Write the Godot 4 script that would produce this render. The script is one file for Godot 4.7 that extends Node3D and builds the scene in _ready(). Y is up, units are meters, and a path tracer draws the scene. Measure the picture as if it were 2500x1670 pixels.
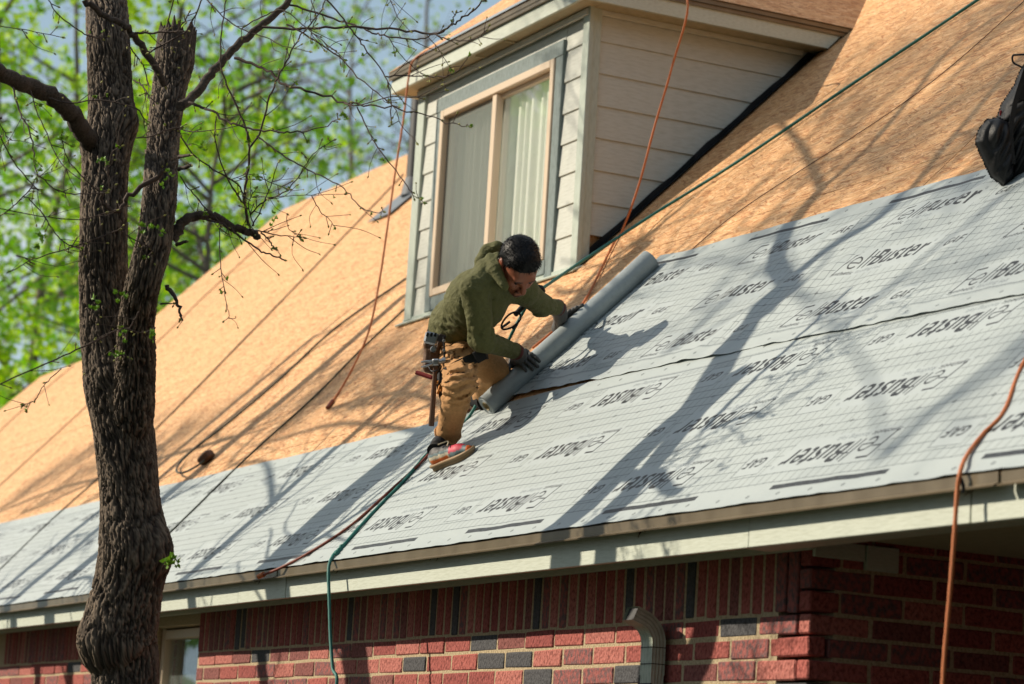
extends Node3D
# A roofer rolling out underlayment on a 45-degree brick-house roof. World: x along the eave, y up, z out of the front wall;
# the origin is the brick corner at the foot of the soldier course, metres.

const GROUND := -2.4
const EAVE_Y := 0.314      # roof deck plane: y = EAVE_Y + EAVE_Z - z
const EAVE_Z := 0.33
const S2 := 0.70710678
const SUN := Vector3(0.72, -0.7, -1.0)
const FOCAL := 6634.97     # focal length in photograph pixels
const EYE := Vector3(7.71838, -0.695246, 4.934881)
var view := Basis(Vector3(0.447054, 0.0589896, -0.8925598), Vector3(0.1241888, 0.9840667, 0.1272394), Vector3(0.8858441, -0.1677289, 0.432605))
var rng := RandomNumberGenerator.new()
var M := {}
var used := {}
var glyphs := {}

# ---------------------------------------------------------------- helpers
class MB:
	var v := PackedVector3Array()
	var n := PackedVector3Array()
	var t := PackedVector2Array()
	var c := PackedColorArray()
	var i := PackedInt32Array()
	var tint := Color.WHITE

	func add(p: Vector3, nn: Vector3, uv: Vector2) -> int:
		v.append(p); n.append(nn); t.append(uv); c.append(tint)
		return v.size() - 1

	func tri(a: Vector3, b: Vector3, d: Vector3) -> void:  # counter-clockwise seen from outside
		var nn := (b - a).cross(d - a).normalized()
		var k := add(a, nn, Vector2(a.x, a.y))
		add(b, nn, Vector2(b.x, b.y)); add(d, nn, Vector2(d.x, d.y))
		i.append(k); i.append(k + 2); i.append(k + 1)

	func quad(a: Vector3, b: Vector3, d: Vector3, e: Vector3) -> void:
		var nn := (b - a).cross(e - a).normalized()
		if nn.length() < 0.5: nn = (d - b).cross(e - b).normalized()
		var lu := (b - a).length(); var lv := (e - a).length()
		var k := add(a, nn, Vector2(0, lv)); add(b, nn, Vector2(lu, lv)); add(d, nn, Vector2(lu, 0)); add(e, nn, Vector2(0, 0))
		i.append_array([k, k + 2, k + 1, k, k + 3, k + 2])

	func box(at: Vector3, size: Vector3, bevel := 0.0, b := Basis()) -> MB:
		var h := size / 2.0
		var g := minf(bevel, minf(h.x, minf(h.y, h.z)) * 0.49)
		for ax in 3:
			for s in [-1.0, 1.0]:
				var u := Vector3(); u[(ax + 1) % 3] = 1.0
				var w := Vector3(); w[(ax + 2) % 3] = 1.0
				var nn := Vector3(); nn[ax] = s
				var hu := h[(ax + 1) % 3] - g; var hw := h[(ax + 2) % 3] - g
				var o := nn * h[ax]
				var q := [o - u * hu - w * hw, o + u * hu - w * hw, o + u * hu + w * hw, o - u * hu + w * hw]
				if s < 0: q.reverse()
				quad(at + b * q[0], at + b * q[1], at + b * q[2], at + b * q[3])
		if g > 0.0:
			for ax in 3:
				var a1 := (ax + 1) % 3; var a2 := (ax + 2) % 3
				for s1 in [-1.0, 1.0]:
					for s2 in [-1.0, 1.0]:
						var p := Vector3(); p[a1] = s1 * h[a1]; p[a2] = s2 * (h[a2] - g)
						var q := Vector3(); q[a1] = s1 * (h[a1] - g); q[a2] = s2 * h[a2]
						var e := Vector3(); e[ax] = h[ax] - g
						if s1 * s2 > 0: quad(at + b * (p - e), at + b * (q - e), at + b * (q + e), at + b * (p + e))
						else: quad(at + b * (p + e), at + b * (q + e), at + b * (q - e), at + b * (p - e))
			for sx in [-1.0, 1.0]:
				for sy in [-1.0, 1.0]:
					for sz in [-1.0, 1.0]:
						var x := Vector3(sx * h.x, sy * (h.y - g), sz * (h.z - g))
						var y := Vector3(sx * (h.x - g), sy * h.y, sz * (h.z - g))
						var z := Vector3(sx * (h.x - g), sy * (h.y - g), sz * h.z)
						if sx * sy * sz > 0: tri(at + b * x, at + b * y, at + b * z)
						else: tri(at + b * x, at + b * z, at + b * y)
		return self

	func tube(p: Array, r: Array, sides := 8, caps := true, start := Vector3.ZERO) -> MB:
		var up := start if start != Vector3.ZERO else Vector3(0.31, 0.93, 0.17)
		var first := v.size()
		var run := 0.0
		var m := p.size()
		for k in m:
			var d: Vector3 = (p[mini(k + 1, m - 1)] - p[maxi(k - 1, 0)]).normalized()
			up = (up - d * up.dot(d)).normalized()
			var side := d.cross(up)
			if k > 0: run += (p[k] - p[k - 1]).length()
			var rr: float = r[k] if r.size() == m else lerpf(r[0], r[r.size() - 1], float(k) / maxf(1.0, m - 1.0))
			for s in sides + 1:
				var a := TAU * s / sides
				var nn := up * cos(a) + side * sin(a)
				add(p[k] + nn * rr, nn, Vector2(float(s) / sides, run))
		for k in m - 1:
			for s in sides:
				var a := first + k * (sides + 1) + s
				var e := a + sides + 1
				i.append_array([a, e, a + 1, a + 1, e, e + 1])
		if caps:
			for k in [0, m - 1]:
				var d: Vector3 = (p[0] - p[1]).normalized() if k == 0 else (p[m - 1] - p[m - 2]).normalized()
				var o := add(p[k], d, Vector2(0.5, 0.5))
				for s in sides + 1: add(v[first + k * (sides + 1) + s], d, Vector2(0.5, 0.5))
				for s in sides:
					if k == 0: i.append_array([o, o + 1 + s, o + 2 + s])
					else: i.append_array([o, o + 2 + s, o + 1 + s])
		return self

	func prism(outline: Array, a: Vector3, b: Basis, depth: float) -> MB:  # outline in b.x, b.y, counter-clockwise; thickness along -b.z
		var pk := PackedVector2Array(outline)
		var area := 0.0
		for k in pk.size(): area += pk[k].cross(pk[(k + 1) % pk.size()])
		if area < 0.0: pk.reverse()
		var ix := Geometry2D.triangulate_polygon(pk)
		var back := b.z * depth
		for k in range(0, ix.size(), 3):
			var q := []
			for w in 3: q.append(a + b.x * pk[ix[k + w]].x + b.y * pk[ix[k + w]].y)
			if (q[1] - q[0]).cross(q[2] - q[0]).dot(b.z) < 0: q.reverse()
			tri(q[0], q[1], q[2]); tri(q[0] - back, q[2] - back, q[1] - back)
		for k in pk.size():
			var p0 := pk[k]; var p1 := pk[(k + 1) % pk.size()]
			var w0 := a + b.x * p0.x + b.y * p0.y; var w1 := a + b.x * p1.x + b.y * p1.y
			quad(w0 - back, w1 - back, w1, w0)
		return self

	func rough(amount: float, seed_: int) -> MB:  # worn, uneven edges
		var f := FastNoiseLite.new()
		f.seed = seed_; f.frequency = 22.0
		for k in v.size():
			var p := v[k]
			v[k] = p + Vector3(f.get_noise_3dv(p), f.get_noise_3dv(p + Vector3(5, 0, 0)), f.get_noise_3dv(p + Vector3(0, 5, 0))) * amount
		return self

	func mesh() -> ArrayMesh:
		var m := ArrayMesh.new()
		if v.is_empty(): return m
		var a := []
		a.resize(Mesh.ARRAY_MAX)
		a[Mesh.ARRAY_VERTEX] = v; a[Mesh.ARRAY_NORMAL] = n; a[Mesh.ARRAY_TEX_UV] = t; a[Mesh.ARRAY_COLOR] = c; a[Mesh.ARRAY_INDEX] = i
		m.add_surface_from_arrays(Mesh.PRIMITIVE_TRIANGLES, a)
		return m

func numbered(called: String, parent: Node) -> String:
	var key := str(parent.get_instance_id()) + called
	var k: int = used.get(key, 0)
	used[key] = k + 1
	return called if k == 0 else "%s_%03d" % [called, k]

func obj(called: String, shape, mat: Material, parent: Node = self) -> MeshInstance3D:
	var o := MeshInstance3D.new()
	o.name = numbered(called, parent)
	o.mesh = shape.mesh() if shape is MB else shape
	o.material_override = null
	if o.mesh.get_surface_count(): o.set_surface_override_material(0, mat)
	parent.add_child(o, true)
	return o

func thing(called: String, label: String, category: String, at := Vector3.ZERO, group := "") -> Node3D:
	var o := Node3D.new()
	o.name = numbered(called, self)
	add_child(o, true)
	o.position = at
	return tag(o, label, category, group)

func tag(o: Node3D, label: String, category: String, group := "") -> Node3D:
	o.set_meta("label", label); o.set_meta("category", category)
	if group: o.set_meta("group", group)
	return o

func part(called: String, parent: Node) -> Node3D:
	var o := Node3D.new()
	o.name = numbered(called, parent)
	parent.add_child(o, true)
	return o

func kind(o: Node, k: String) -> Node:
	o.set_meta("kind", k)
	return o

func spot(x: float, y: float, depth: float) -> Vector3:  # the point that the photograph's pixel (x, y) shows at that distance
	return EYE + view * Vector3((x - 1250.0) / FOCAL, -(y - 835.0) / FOCAL, -1.0) * depth

func roof(x: float, v: float, h := 0.0) -> Vector3:  # along the eave, up the slope, off the deck
	return Vector3(x, EAVE_Y + v * S2 + h * S2, EAVE_Z - v * S2 + h * S2)

func on_roof(px: float, py: float, h := 0.0) -> Vector3:
	var d := spot(px, py, 1.0) - EYE
	return EYE + d * ((EAVE_Y + EAVE_Z + h / S2 - EYE.y - EYE.z) / (d.y + d.z))

func on_z(px: float, py: float, z: float) -> Vector3:  # on an upright plane parallel to the front wall
	var d := spot(px, py, 1.0) - EYE
	return EYE + d * ((z - EYE.z) / d.z)

func smooth(p: Array, per := 6) -> Array:
	var out := []
	for k in p.size() - 1:
		var a: Vector3 = p[maxi(k - 1, 0)]; var b: Vector3 = p[k]; var c: Vector3 = p[k + 1]; var d: Vector3 = p[mini(k + 2, p.size() - 1)]
		for s in per: out.append(b.cubic_interpolate(c, a, d, float(s) / per))
	out.append(p[p.size() - 1])
	return out

func noise(freq: float, seed_: int, octaves := 4, kind_ := FastNoiseLite.TYPE_SIMPLEX_SMOOTH) -> FastNoiseLite:
	var f := FastNoiseLite.new()
	f.noise_type = kind_; f.frequency = freq; f.seed = seed_
	f.fractal_type = FastNoiseLite.FRACTAL_FBM; f.fractal_octaves = octaves
	return f

func ramp(stops: Array) -> Gradient:
	var g := Gradient.new()
	var off := PackedFloat32Array(); var col := PackedColorArray()
	for s in stops: off.append(s[0]); col.append(s[1])
	g.offsets = off; g.colors = col
	return g

func noise_tex(size: int, freq: float, seed_: int, stops: Array, octaves := 4) -> NoiseTexture2D:
	var x := NoiseTexture2D.new()
	x.width = size; x.height = size; x.seamless = true; x.seamless_blend_skirt = 0.2
	x.noise = noise(freq, seed_, octaves); x.color_ramp = ramp(stops)
	return x

func bump_tex(size: int, freq: float, seed_: int, strength := 4.0, octaves := 4) -> NoiseTexture2D:
	var x := NoiseTexture2D.new()
	x.width = size; x.height = size; x.seamless = true; x.as_normal_map = true; x.bump_strength = strength
	x.noise = noise(freq, seed_, octaves)
	return x

func creases(size: int, freq: float, seed_: int, strength: float) -> NoiseTexture2D:  # sharp folds of cloth
	var x := bump_tex(size, freq, seed_, strength, 3)
	(x.noise as FastNoiseLite).fractal_type = FastNoiseLite.FRACTAL_RIDGED
	return x

func mat(called: String, col: Color, rough := 0.8, metal := 0.0) -> StandardMaterial3D:
	var m := StandardMaterial3D.new()
	m.resource_name = called; m.albedo_color = col; m.roughness = rough; m.metallic = metal
	M[called] = m
	return m

func grain(m: StandardMaterial3D, tex: Texture2D, scale: Vector3, bump: Texture2D = null, depth := 0.5) -> StandardMaterial3D:
	m.albedo_texture = tex
	m.uv1_triplanar = true; m.uv1_world_triplanar = true; m.uv1_scale = scale
	if bump:
		m.normal_enabled = true; m.normal_texture = bump; m.normal_scale = depth
	return m

# ---------------------------------------------------------------- textures
func strokes_of(text: String, face: String, weight: int) -> PackedVector2Array:  # triangles of a line of lettering, one unit per font size
	var key := text + face + str(weight)
	if glyphs.has(key): return glyphs[key]
	var tm := TextMesh.new()
	var f := SystemFont.new()
	f.font_names = PackedStringArray([face]); f.font_weight = weight
	tm.font = f; tm.text = text; tm.font_size = 64; tm.pixel_size = 1.0 / 64.0; tm.depth = 0.0; tm.curve_step = 1.0
	tm.horizontal_alignment = HORIZONTAL_ALIGNMENT_LEFT; tm.vertical_alignment = VERTICAL_ALIGNMENT_BOTTOM
	var out := PackedVector2Array()
	for s in tm.get_surface_count():
		var a := tm.surface_get_arrays(s)
		var vv: PackedVector3Array = a[Mesh.ARRAY_VERTEX]
		var nn: PackedVector3Array = a[Mesh.ARRAY_NORMAL]
		var ix: PackedInt32Array = a[Mesh.ARRAY_INDEX] if a[Mesh.ARRAY_INDEX] != null else PackedInt32Array(range(vv.size()))
		for k in range(0, ix.size(), 3):
			if nn[ix[k]].z > 0.5:
				for w in 3: out.append(Vector2(vv[ix[k + w]].x, vv[ix[k + w]].y))
	var lo := Vector2(1e9, 1e9)
	for p in out: lo = lo.min(p)
	for k in out.size(): out[k] -= lo
	glyphs[key] = out
	return out

func fill_tri(im: Image, a: Vector2, b: Vector2, c: Vector2, col: Color) -> void:
	var w := im.get_width(); var h := im.get_height()
	var y0 := maxi(0, floori(minf(a.y, minf(b.y, c.y)))); var y1 := mini(h - 1, ceili(maxf(a.y, maxf(b.y, c.y))))
	for y in range(y0, y1 + 1):
		var yy := y + 0.5
		var lo := 1e9; var hi := -1e9
		for e in [[a, b], [b, c], [c, a]]:
			var p: Vector2 = e[0]; var q: Vector2 = e[1]
			if (p.y <= yy and q.y > yy) or (q.y <= yy and p.y > yy):
				var x := p.x + (q.x - p.x) * (yy - p.y) / (q.y - p.y)
				lo = minf(lo, x); hi = maxf(hi, x)
		if hi >= lo:
			var xa := roundi(lo); var xb := roundi(hi)
			if xb > xa: im.fill_rect(Rect2i(xa, y, xb - xa, 1).intersection(Rect2i(0, 0, w, h)), col)

func print_text(im: Image, text: String, at: Vector2, height: float, width: float, shear: float, col: Color, weight := 700, face := "Droid Sans") -> void:
	var tr := strokes_of(text, face, weight)
	var hi := Vector2()
	for p in tr: hi = hi.max(p)
	if hi.x <= 0.0: return
	var s := Vector2(width / hi.x, height / hi.y)
	var q := PackedVector2Array()
	for p in tr: q.append(at + Vector2(p.x * s.x + p.y * s.y * shear, -p.y * s.y))
	for k in range(0, q.size(), 3): fill_tri(im, q[k], q[k + 1], q[k + 2], col)

func ink(im: Image, pts: Array, thick: float, col: Color) -> void:
	for k in pts.size() - 1:
		var a: Vector2 = pts[k]; var b: Vector2 = pts[k + 1]
		var o := (b - a).normalized().orthogonal() * thick / 2.0
		var e := (b - a).normalized() * thick * 0.3
		fill_tri(im, a - o - e, b - o + e, b + o + e, col); fill_tri(im, a - o - e, b + o + e, a + o - e, col)

const FELT_W := 1.15
const FELT_H := 1.10
func felt_image() -> Image:
	var k := 1240.0
	var w := int(FELT_W * k); var h := int(FELT_H * k)
	var im := Image.create(w, h, false, Image.FORMAT_RGB8)
	im.fill(Color(0.83, 0.845, 0.825))
	var line := Color(0.2, 0.24, 0.26); var dark := Color(0.12, 0.14, 0.16); var pale := Color(0.84, 0.855, 0.84); var grey := Color(0.45, 0.48, 0.5)
	# faint stains, scuffs and dust of a trodden sheet
	for q in 900:
		var c := 0.8 + rng.randf() * 0.05
		im.fill_rect(Rect2i(rng.randi() % w, rng.randi() % h, 2 + rng.randi() % 26, 1 + rng.randi() % 3), Color(c, c + 0.01, c - 0.01))
	var y_of := func(v: float) -> int: return int(h - v * k)
	for r in 20:
		var v := 0.14 + 0.05 * r - 0.045
		if v < 1.03: im.fill_rect(Rect2i(0, y_of.call(v), w, 3), line)
	for r in 23: im.fill_rect(Rect2i(int(r * 0.05 * k), y_of.call(1.0), 3, int(0.905 * k)), line)
	# nail marks
	for v in [0.045, 0.345, 0.69, 1.062]:
		for r in 6:
			var o := Vector2((0.06 + r * 0.19) * k, y_of.call(v))
			var ring := []
			for a in 13: ring.append(o + Vector2(cos(a * TAU / 12), sin(a * TAU / 12)) * 9.0)
			ink(im, ring, 2.2, dark); ink(im, [o - Vector2(13, 0), o + Vector2(13, 0)], 2.0, dark); ink(im, [o - Vector2(0, 9), o + Vector2(0, 9)], 2.0, dark)
	# small print above the lower margin, the dark band of small print at the upper margin
	for r in 4:
		var x := 30
		while x < w - 40:
			var l := 6 + rng.randi() % 22
			im.fill_rect(Rect2i(x, y_of.call(0.088 + r * 0.012), l, 3), grey)
			x += l + 5
	im.fill_rect(Rect2i(int(0.05 * k), y_of.call(1.035), int(0.67 * k), int(0.024 * k)), dark)
	for q in 260: im.fill_rect(Rect2i(int((0.055 + rng.randf() * 0.655) * k), y_of.call(1.033 - rng.randf() * 0.02), 2 + rng.randi() % 6, 2), grey)
	for r in 3:
		var base: float = y_of.call(0.15 + 0.335 * r)
		var x0 := 0.25 * k
		var cap := 0.1 * k
		var sh := 0.36
		# clear patches in the grid
		var patch := [Vector2(x0 - 48, base + 62), Vector2(x0 + 0.585 * k, base + 62), Vector2(x0 + 0.585 * k + 200 * sh, base - cap - 22), Vector2(x0 - 48 + 200 * sh, base - cap - 22)]
		fill_tri(im, patch[0], patch[1], patch[2], pale); fill_tri(im, patch[0], patch[2], patch[3], pale)
		var P := func(x: float, y: float) -> Vector2: return Vector2(x0 + x * cap + y * cap * sh, base - y * cap)
		ink(im, [P.call(0.0, -0.22), P.call(0.0, 1.0), P.call(0.62, 1.0)], 12.0, dark)
		ink(im, [P.call(0.0, 0.45), P.call(0.5, 0.45)], 8.5, dark)
		var e := []
		for a in 12: e.append(P.call(0.93 + 0.31 * cos(0.02 + a * 0.5), 0.31 + 0.31 * sin(0.02 + a * 0.5)))
		ink(im, [P.call(0.63, 0.3), P.call(1.23, 0.3)], 8.0, dark); ink(im, e, 10.5, dark)
		ink(im, [P.call(1.48, 0.0), P.call(1.48, 1.05)], 11.5, dark)
		ink(im, [P.call(1.78, 0.0), P.call(1.78, 0.92)], 11.5, dark); ink(im, [P.call(1.62, 0.62), P.call(2.02, 0.62)], 8.0, dark)
		print_text(im, "Buster", Vector2(x0 + 2.02 * cap, base), cap, 0.355 * k, sh, dark, 700)
		print_text(im, "Synthetic", Vector2(x0 - 30, base + 52), 34.0, 0.16 * k, sh * 0.6, dark, 700)
		print_text(im, "Roofing Felt", Vector2(x0 + 0.155 * k, base + 52), 34.0, 0.185 * k, sh * 0.6, grey, 400)
		var o := Vector2(x0 + 0.6 * k, base - cap * 0.9)
		var ring := []
		for a in 11: ring.append(o + Vector2(cos(a * TAU / 10), sin(a * TAU / 10)) * 9.0)
		ink(im, ring, 2.0, grey); ink(im, [o + Vector2(-2, 4), o + Vector2(-2, -4), o + Vector2(3, -3), o + Vector2(-2, 0), o + Vector2(4, 5)], 1.6, grey)
		var g := Vector2(0.955 * k, base - 22)
		var bx := [g + Vector2(-34, 44), g + Vector2(176, 44), g + Vector2(176, -112), g + Vector2(-34, -112)]
		fill_tri(im, bx[0], bx[1], bx[2], pale); fill_tri(im, bx[0], bx[2], bx[3], pale)
		ink(im, [bx[3], bx[0], bx[1], bx[2], bx[3]], 3.0, line)
		print_text(im, "GAF", g, 60.0, 146.0, 0.25, dark, 700)
	return im

func osb_image(size: int) -> Image:
	var im := Image.create(size, size, false, Image.FORMAT_RGB8)
	im.fill(Color(0.83, 0.63, 0.42))
	var tones := [Color(0.88, 0.685, 0.465), Color(0.76, 0.53, 0.315), Color(0.93, 0.75, 0.55), Color(0.85, 0.645, 0.43), Color(0.68, 0.445, 0.25), Color(0.9, 0.71, 0.495), Color(0.83, 0.61, 0.39)]
	for q in 9000:
		var l := 14 + rng.randi() % 62; var t := 2 + rng.randi() % 9
		var x := rng.randi() % size; var y := rng.randi() % size
		var c: Color = tones[rng.randi() % tones.size()]
		c = c.lightened(rng.randf() * 0.05).darkened(rng.randf() * 0.07)
		var lean := rng.randfn(0.0, 0.35)
		var step := maxi(3, int(2.0 / maxf(0.04, absf(lean))))
		var k := 0
		while k < l:  # a strand: a thin chip, a little askew
			im.fill_rect(Rect2i((x + k) % size, posmod(y + int(k * lean), size), mini(step, l - k), t), c)
			k += step
	for q in 5200:  # fine grain, end splits and dark flecks
		var dk := rng.randf() < 0.16
		var c := Color(0.45, 0.27, 0.13) if dk else Color(0.68, 0.46, 0.27).lightened(rng.randf() * 0.3)
		im.fill_rect(Rect2i(rng.randi() % size, rng.randi() % size, (3 + rng.randi() % 9) if dk else (8 + rng.randi() % 36), 1), c)
	return im

func bark_image(w: int, h: int) -> Image:
	var a := noise(0.02, 31, 4); var b := noise(0.09, 32, 3)
	var im := Image.create(w, h, false, Image.FORMAT_RGB8)
	for y in h:
		for x in w:
			var th := TAU * x / w
			var p := Vector3(cos(th) * 60.0, y * 0.35, sin(th) * 60.0)
			var f := 0.5 + 0.5 * a.get_noise_3dv(p * 1.6) + 0.35 * b.get_noise_3dv(Vector3(p.x, p.y * 0.5, p.z))
			f = clampf(f, 0.0, 1.0)
			im.set_pixel(x, y, Color(0.62, 0.6, 0.58).lerp(Color(1.0, 0.98, 0.95), f))
	return im

func to_tex(im: Image) -> ImageTexture:
	im.generate_mipmaps()
	return ImageTexture.create_from_image(im)

func bump_of(src: Image, depth: float) -> ImageTexture:
	var b: Image = src.duplicate()
	b.convert(Image.FORMAT_RGBA8)
	b.bump_map_to_normal_map(depth)
	return ImageTexture.create_from_image(b)

func make_materials() -> void:
	var fine := bump_tex(256, 0.06, 5, 3.0)
	var coarse := bump_tex(256, 0.02, 6, 5.0)
	var osb := osb_image(1024)
	for k in 4:
		var m := mat("osb_%d" % k, Color(1.0, 1.0, 1.0).darkened([0.0, 0.015, 0.008, 0.02][k]), 0.75)
		m.albedo_texture = to_tex(osb) if k == 0 else M["osb_0"].albedo_texture
		m.uv1_offset = Vector3(0.31 * k, 0.57 * k, 0)
		m.uv1_scale = Vector3(0.72, 0.72, 1)
		m.normal_enabled = true; m.normal_texture = M["osb_0"].normal_texture if k else bump_of(osb, 1.5); m.normal_scale = 0.5
	var felt := felt_image()
	var fm := mat("felt", Color(0.775, 0.8, 0.815), 0.5)
	fm.albedo_texture = to_tex(felt); fm.normal_enabled = true; fm.normal_texture = coarse; fm.normal_scale = 0.15
	mat("felt_plain", Color(0.6, 0.635, 0.64), 0.42); grain(M.felt_plain, noise_tex(256, 0.03, 8, [[0.0, Color(0.93, 0.93, 0.93)], [1.0, Color(1, 1, 1)]]), Vector3(3, 3, 3), fine, 0.2)
	mat("felt_edge", Color(0.62, 0.64, 0.62), 0.6)
	var stucco := noise_tex(256, 0.05, 11, [[0.0, Color(0.76, 0.74, 0.69)], [0.5, Color(0.92, 0.91, 0.88)], [1.0, Color(1, 1, 1)]], 5)
	grain(mat("mortar", Color(0.74, 0.675, 0.56), 0.95), stucco, Vector3(5, 5, 5), fine, 1.0)
	var red := noise_tex(512, 0.035, 21, [[0.0, Color(0.5, 0.42, 0.4)], [0.35, Color(0.85, 0.78, 0.76)], [0.62, Color(1, 1, 1)], [0.9, Color(0.97, 0.92, 0.88)], [1.0, Color(1.0, 0.98, 0.95)]], 5)
	var tones := [Color(0.62, 0.33, 0.3), Color(0.66, 0.36, 0.325), Color(0.58, 0.29, 0.27), Color(0.7, 0.43, 0.39), Color(0.52, 0.31, 0.29)]
	for k in 5: grain(mat("brick_%d" % k, tones[k], 0.9), red, Vector3(3.1, 2.3, 2.7), fine, 1.2)
	var char_ := noise_tex(512, 0.03, 23, [[0.0, Color(0.6, 0.6, 0.62)], [0.6, Color(1, 1, 1)], [1.0, Color(1.3, 1.28, 1.24)]], 5)
	grain(mat("brick_dark", Color(0.28, 0.28, 0.29), 0.85), char_, Vector3(4, 3, 4), fine, 1.2)
	var flash := noise_tex(512, 0.018, 25, [[0.0, Color(0.3, 0.27, 0.27)], [0.3, Color(0.4, 0.3, 0.3)], [0.62, Color(0.58, 0.32, 0.3)], [1.0, Color(0.66, 0.38, 0.35)]], 5)
	grain(mat("brick_flashed", Color(1, 1, 1), 0.9), flash, Vector3(4.3, 3.0, 4.1), fine, 1.2)
	var wood := noise_tex(512, 0.02, 41, [[0.0, Color(0.9, 0.9, 0.88)], [0.5, Color(0.97, 0.97, 0.96)], [1.0, Color(1, 1, 1)]], 4)
	var wb := bump_tex(256, 0.04, 42, 2.5)
	grain(mat("fascia_paint", Color(0.76, 0.785, 0.735), 0.55), wood, Vector3(1.2, 14, 3), wb, 0.45)
	grain(mat("siding_paint", Color(0.755, 0.765, 0.735), 0.6), wood, Vector3(1.1, 7, 1.1), wb, 0.25)
	grain(mat("corner_paint", Color(0.69, 0.73, 0.69), 0.6), wood, Vector3(6, 1.2, 6), wb, 0.25)
	var worn := noise_tex(512, 0.02, 44, [[0.0, Color(0.82, 0.83, 0.82)], [0.5, Color(0.95, 0.96, 0.95)], [1.0, Color(1, 1, 1)]], 4)
	grain(mat("casing_paint", Color(0.46, 0.51, 0.51), 0.7), worn, Vector3(3, 1.4, 3), wb, 0.4)
	grain(mat("soffit_paint", Color(0.7, 0.66, 0.55), 0.7), wood, Vector3(2, 2, 2))
	mat("frame_beige", Color(0.82, 0.74, 0.64), 0.4)
	grain(mat("drip_metal", Color(0.5, 0.455, 0.375), 0.32, 0.3), noise_tex(256, 0.012, 46, [[0.0, Color(0.8, 0.78, 0.75)], [1.0, Color(1, 1, 1)]]), Vector3(1.5, 1.5, 1.5))
	mat("black_flashing", Color(0.075, 0.08, 0.085), 0.45)
	mat("vent_metal", Color(0.13, 0.14, 0.15), 0.5)
	mat("vent_boot", Color(0.42, 0.45, 0.48), 0.5)
	grain(mat("spout_paint", Color(0.68, 0.7, 0.64), 0.45), worn, Vector3(3, 2, 3))
	var g := mat("glass", Color(0.9, 0.97, 0.95, 0.06), 0.02); g.metallic_specular = 0.95; g.transparency = BaseMaterial3D.TRANSPARENCY_ALPHA
	var sc := mat("insect_screen", Color(0.5, 0.53, 0.51, 0.42), 0.9); sc.transparency = BaseMaterial3D.TRANSPARENCY_ALPHA
	var cu := mat("curtain", Color(0.92, 0.93, 0.89), 0.9); cu.backlight_enabled = true; cu.backlight = Color(0.3, 0.3, 0.28)
	grain(mat("blind", Color(0.4, 0.46, 0.42), 0.85), noise_tex(128, 0.03, 48, [[0.0, Color(0.7, 0.75, 0.7)], [1.0, Color(1, 1, 1)]]), Vector3(2, 2, 2))
	mat("room", Color(0.32, 0.31, 0.28), 0.9)
	grain(mat("lawn", Color(0.17, 0.22, 0.09), 0.95), noise_tex(256, 0.05, 51, [[0.0, Color(0.6, 0.6, 0.5)], [1.0, Color(1, 1, 1)]]), Vector3(0.4, 0.4, 0.4))
	var braid := noise_tex(128, 0.05, 53, [[0.0, Color(0.55, 0.55, 0.55)], [0.6, Color(1, 1, 1)], [1.0, Color(1.1, 1.1, 1.1)]])
	for q in [["rope_green", Color(0.13, 0.46, 0.42)], ["rope_dark", Color(0.16, 0.2, 0.14)], ["hose_orange", Color(0.8, 0.46, 0.25)], ["hose_brown", Color(0.5, 0.22, 0.14)], ["cord_brown", Color(0.46, 0.31, 0.19)]]:
		grain(mat(q[0], q[1], 0.6), braid, Vector3(40, 40, 40), fine, 0.6)
	var bk := bark_image(384, 512)
	var bm := mat("bark", Color(1, 1, 1), 0.95); bm.albedo_texture = to_tex(bk); bm.normal_enabled = true; bm.normal_texture = bump_of(bk, 4.0); bm.normal_scale = 1.0; bm.uv1_scale = Vector3(2, 1.6, 1)
	bm.vertex_color_use_as_albedo = true
	grain(mat("limb", Color(0.3, 0.26, 0.225), 0.95), noise_tex(256, 0.04, 33, [[0.0, Color(0.5, 0.48, 0.46)], [0.6, Color(1, 1, 1)], [1.0, Color(1.25, 1.2, 1.15)]]), Vector3(9, 9, 9), coarse, 1.2)
	mat("twig", Color(0.27, 0.215, 0.18), 0.85)
	mat("bud", Color(0.5, 0.5, 0.22), 0.7)
	var lf := mat("young_leaf", Color(0.4, 0.56, 0.14), 0.6); lf.backlight_enabled = true; lf.backlight = Color(0.3, 0.42, 0.06)
	for q in [["leaf_lime", Color(0.8, 0.88, 0.22), Color(0.9, 0.97, 0.16)], ["leaf_green", Color(0.66, 0.8, 0.28), Color(0.72, 0.86, 0.18)], ["leaf_pale", Color(0.72, 0.8, 0.4), Color(0.74, 0.82, 0.3)], ["leaf_deep", Color(0.24, 0.33, 0.12), Color(0.14, 0.22, 0.04)]]:
		var l := mat(q[0], q[1], 0.6); l.backlight_enabled = true; l.backlight = q[2]; l.vertex_color_use_as_albedo = true
	mat("far_bark", Color(0.42, 0.38, 0.33), 0.95)
	var cloth := bump_tex(256, 0.08, 61, 3.0)
	var fold := creases(256, 0.02, 64, 6.0)
	for q in [["shirt", Color(0.36, 0.36, 0.19), 0.85], ["trousers", Color(0.76, 0.57, 0.37), 0.9], ["glove_grey", Color(0.34, 0.34, 0.335), 0.75], ["glove_cuff", Color(0.36, 0.12, 0.1), 0.85], ["sock", Color(0.03, 0.03, 0.035), 0.9], ["webbing", Color(0.035, 0.037, 0.045), 0.7], ["leather", Color(0.4, 0.27, 0.15), 0.6], ["leather_dark", Color(0.2, 0.15, 0.13), 0.55], ["bag_black", Color(0.05, 0.051, 0.058), 0.55]]:
		grain(mat(q[0], q[1], q[2]), noise_tex(256, 0.04, 62, [[0.0, Color(0.82, 0.82, 0.82)], [1.0, Color(1, 1, 1)]]), Vector3(6, 6, 6), cloth, 0.35)
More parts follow.
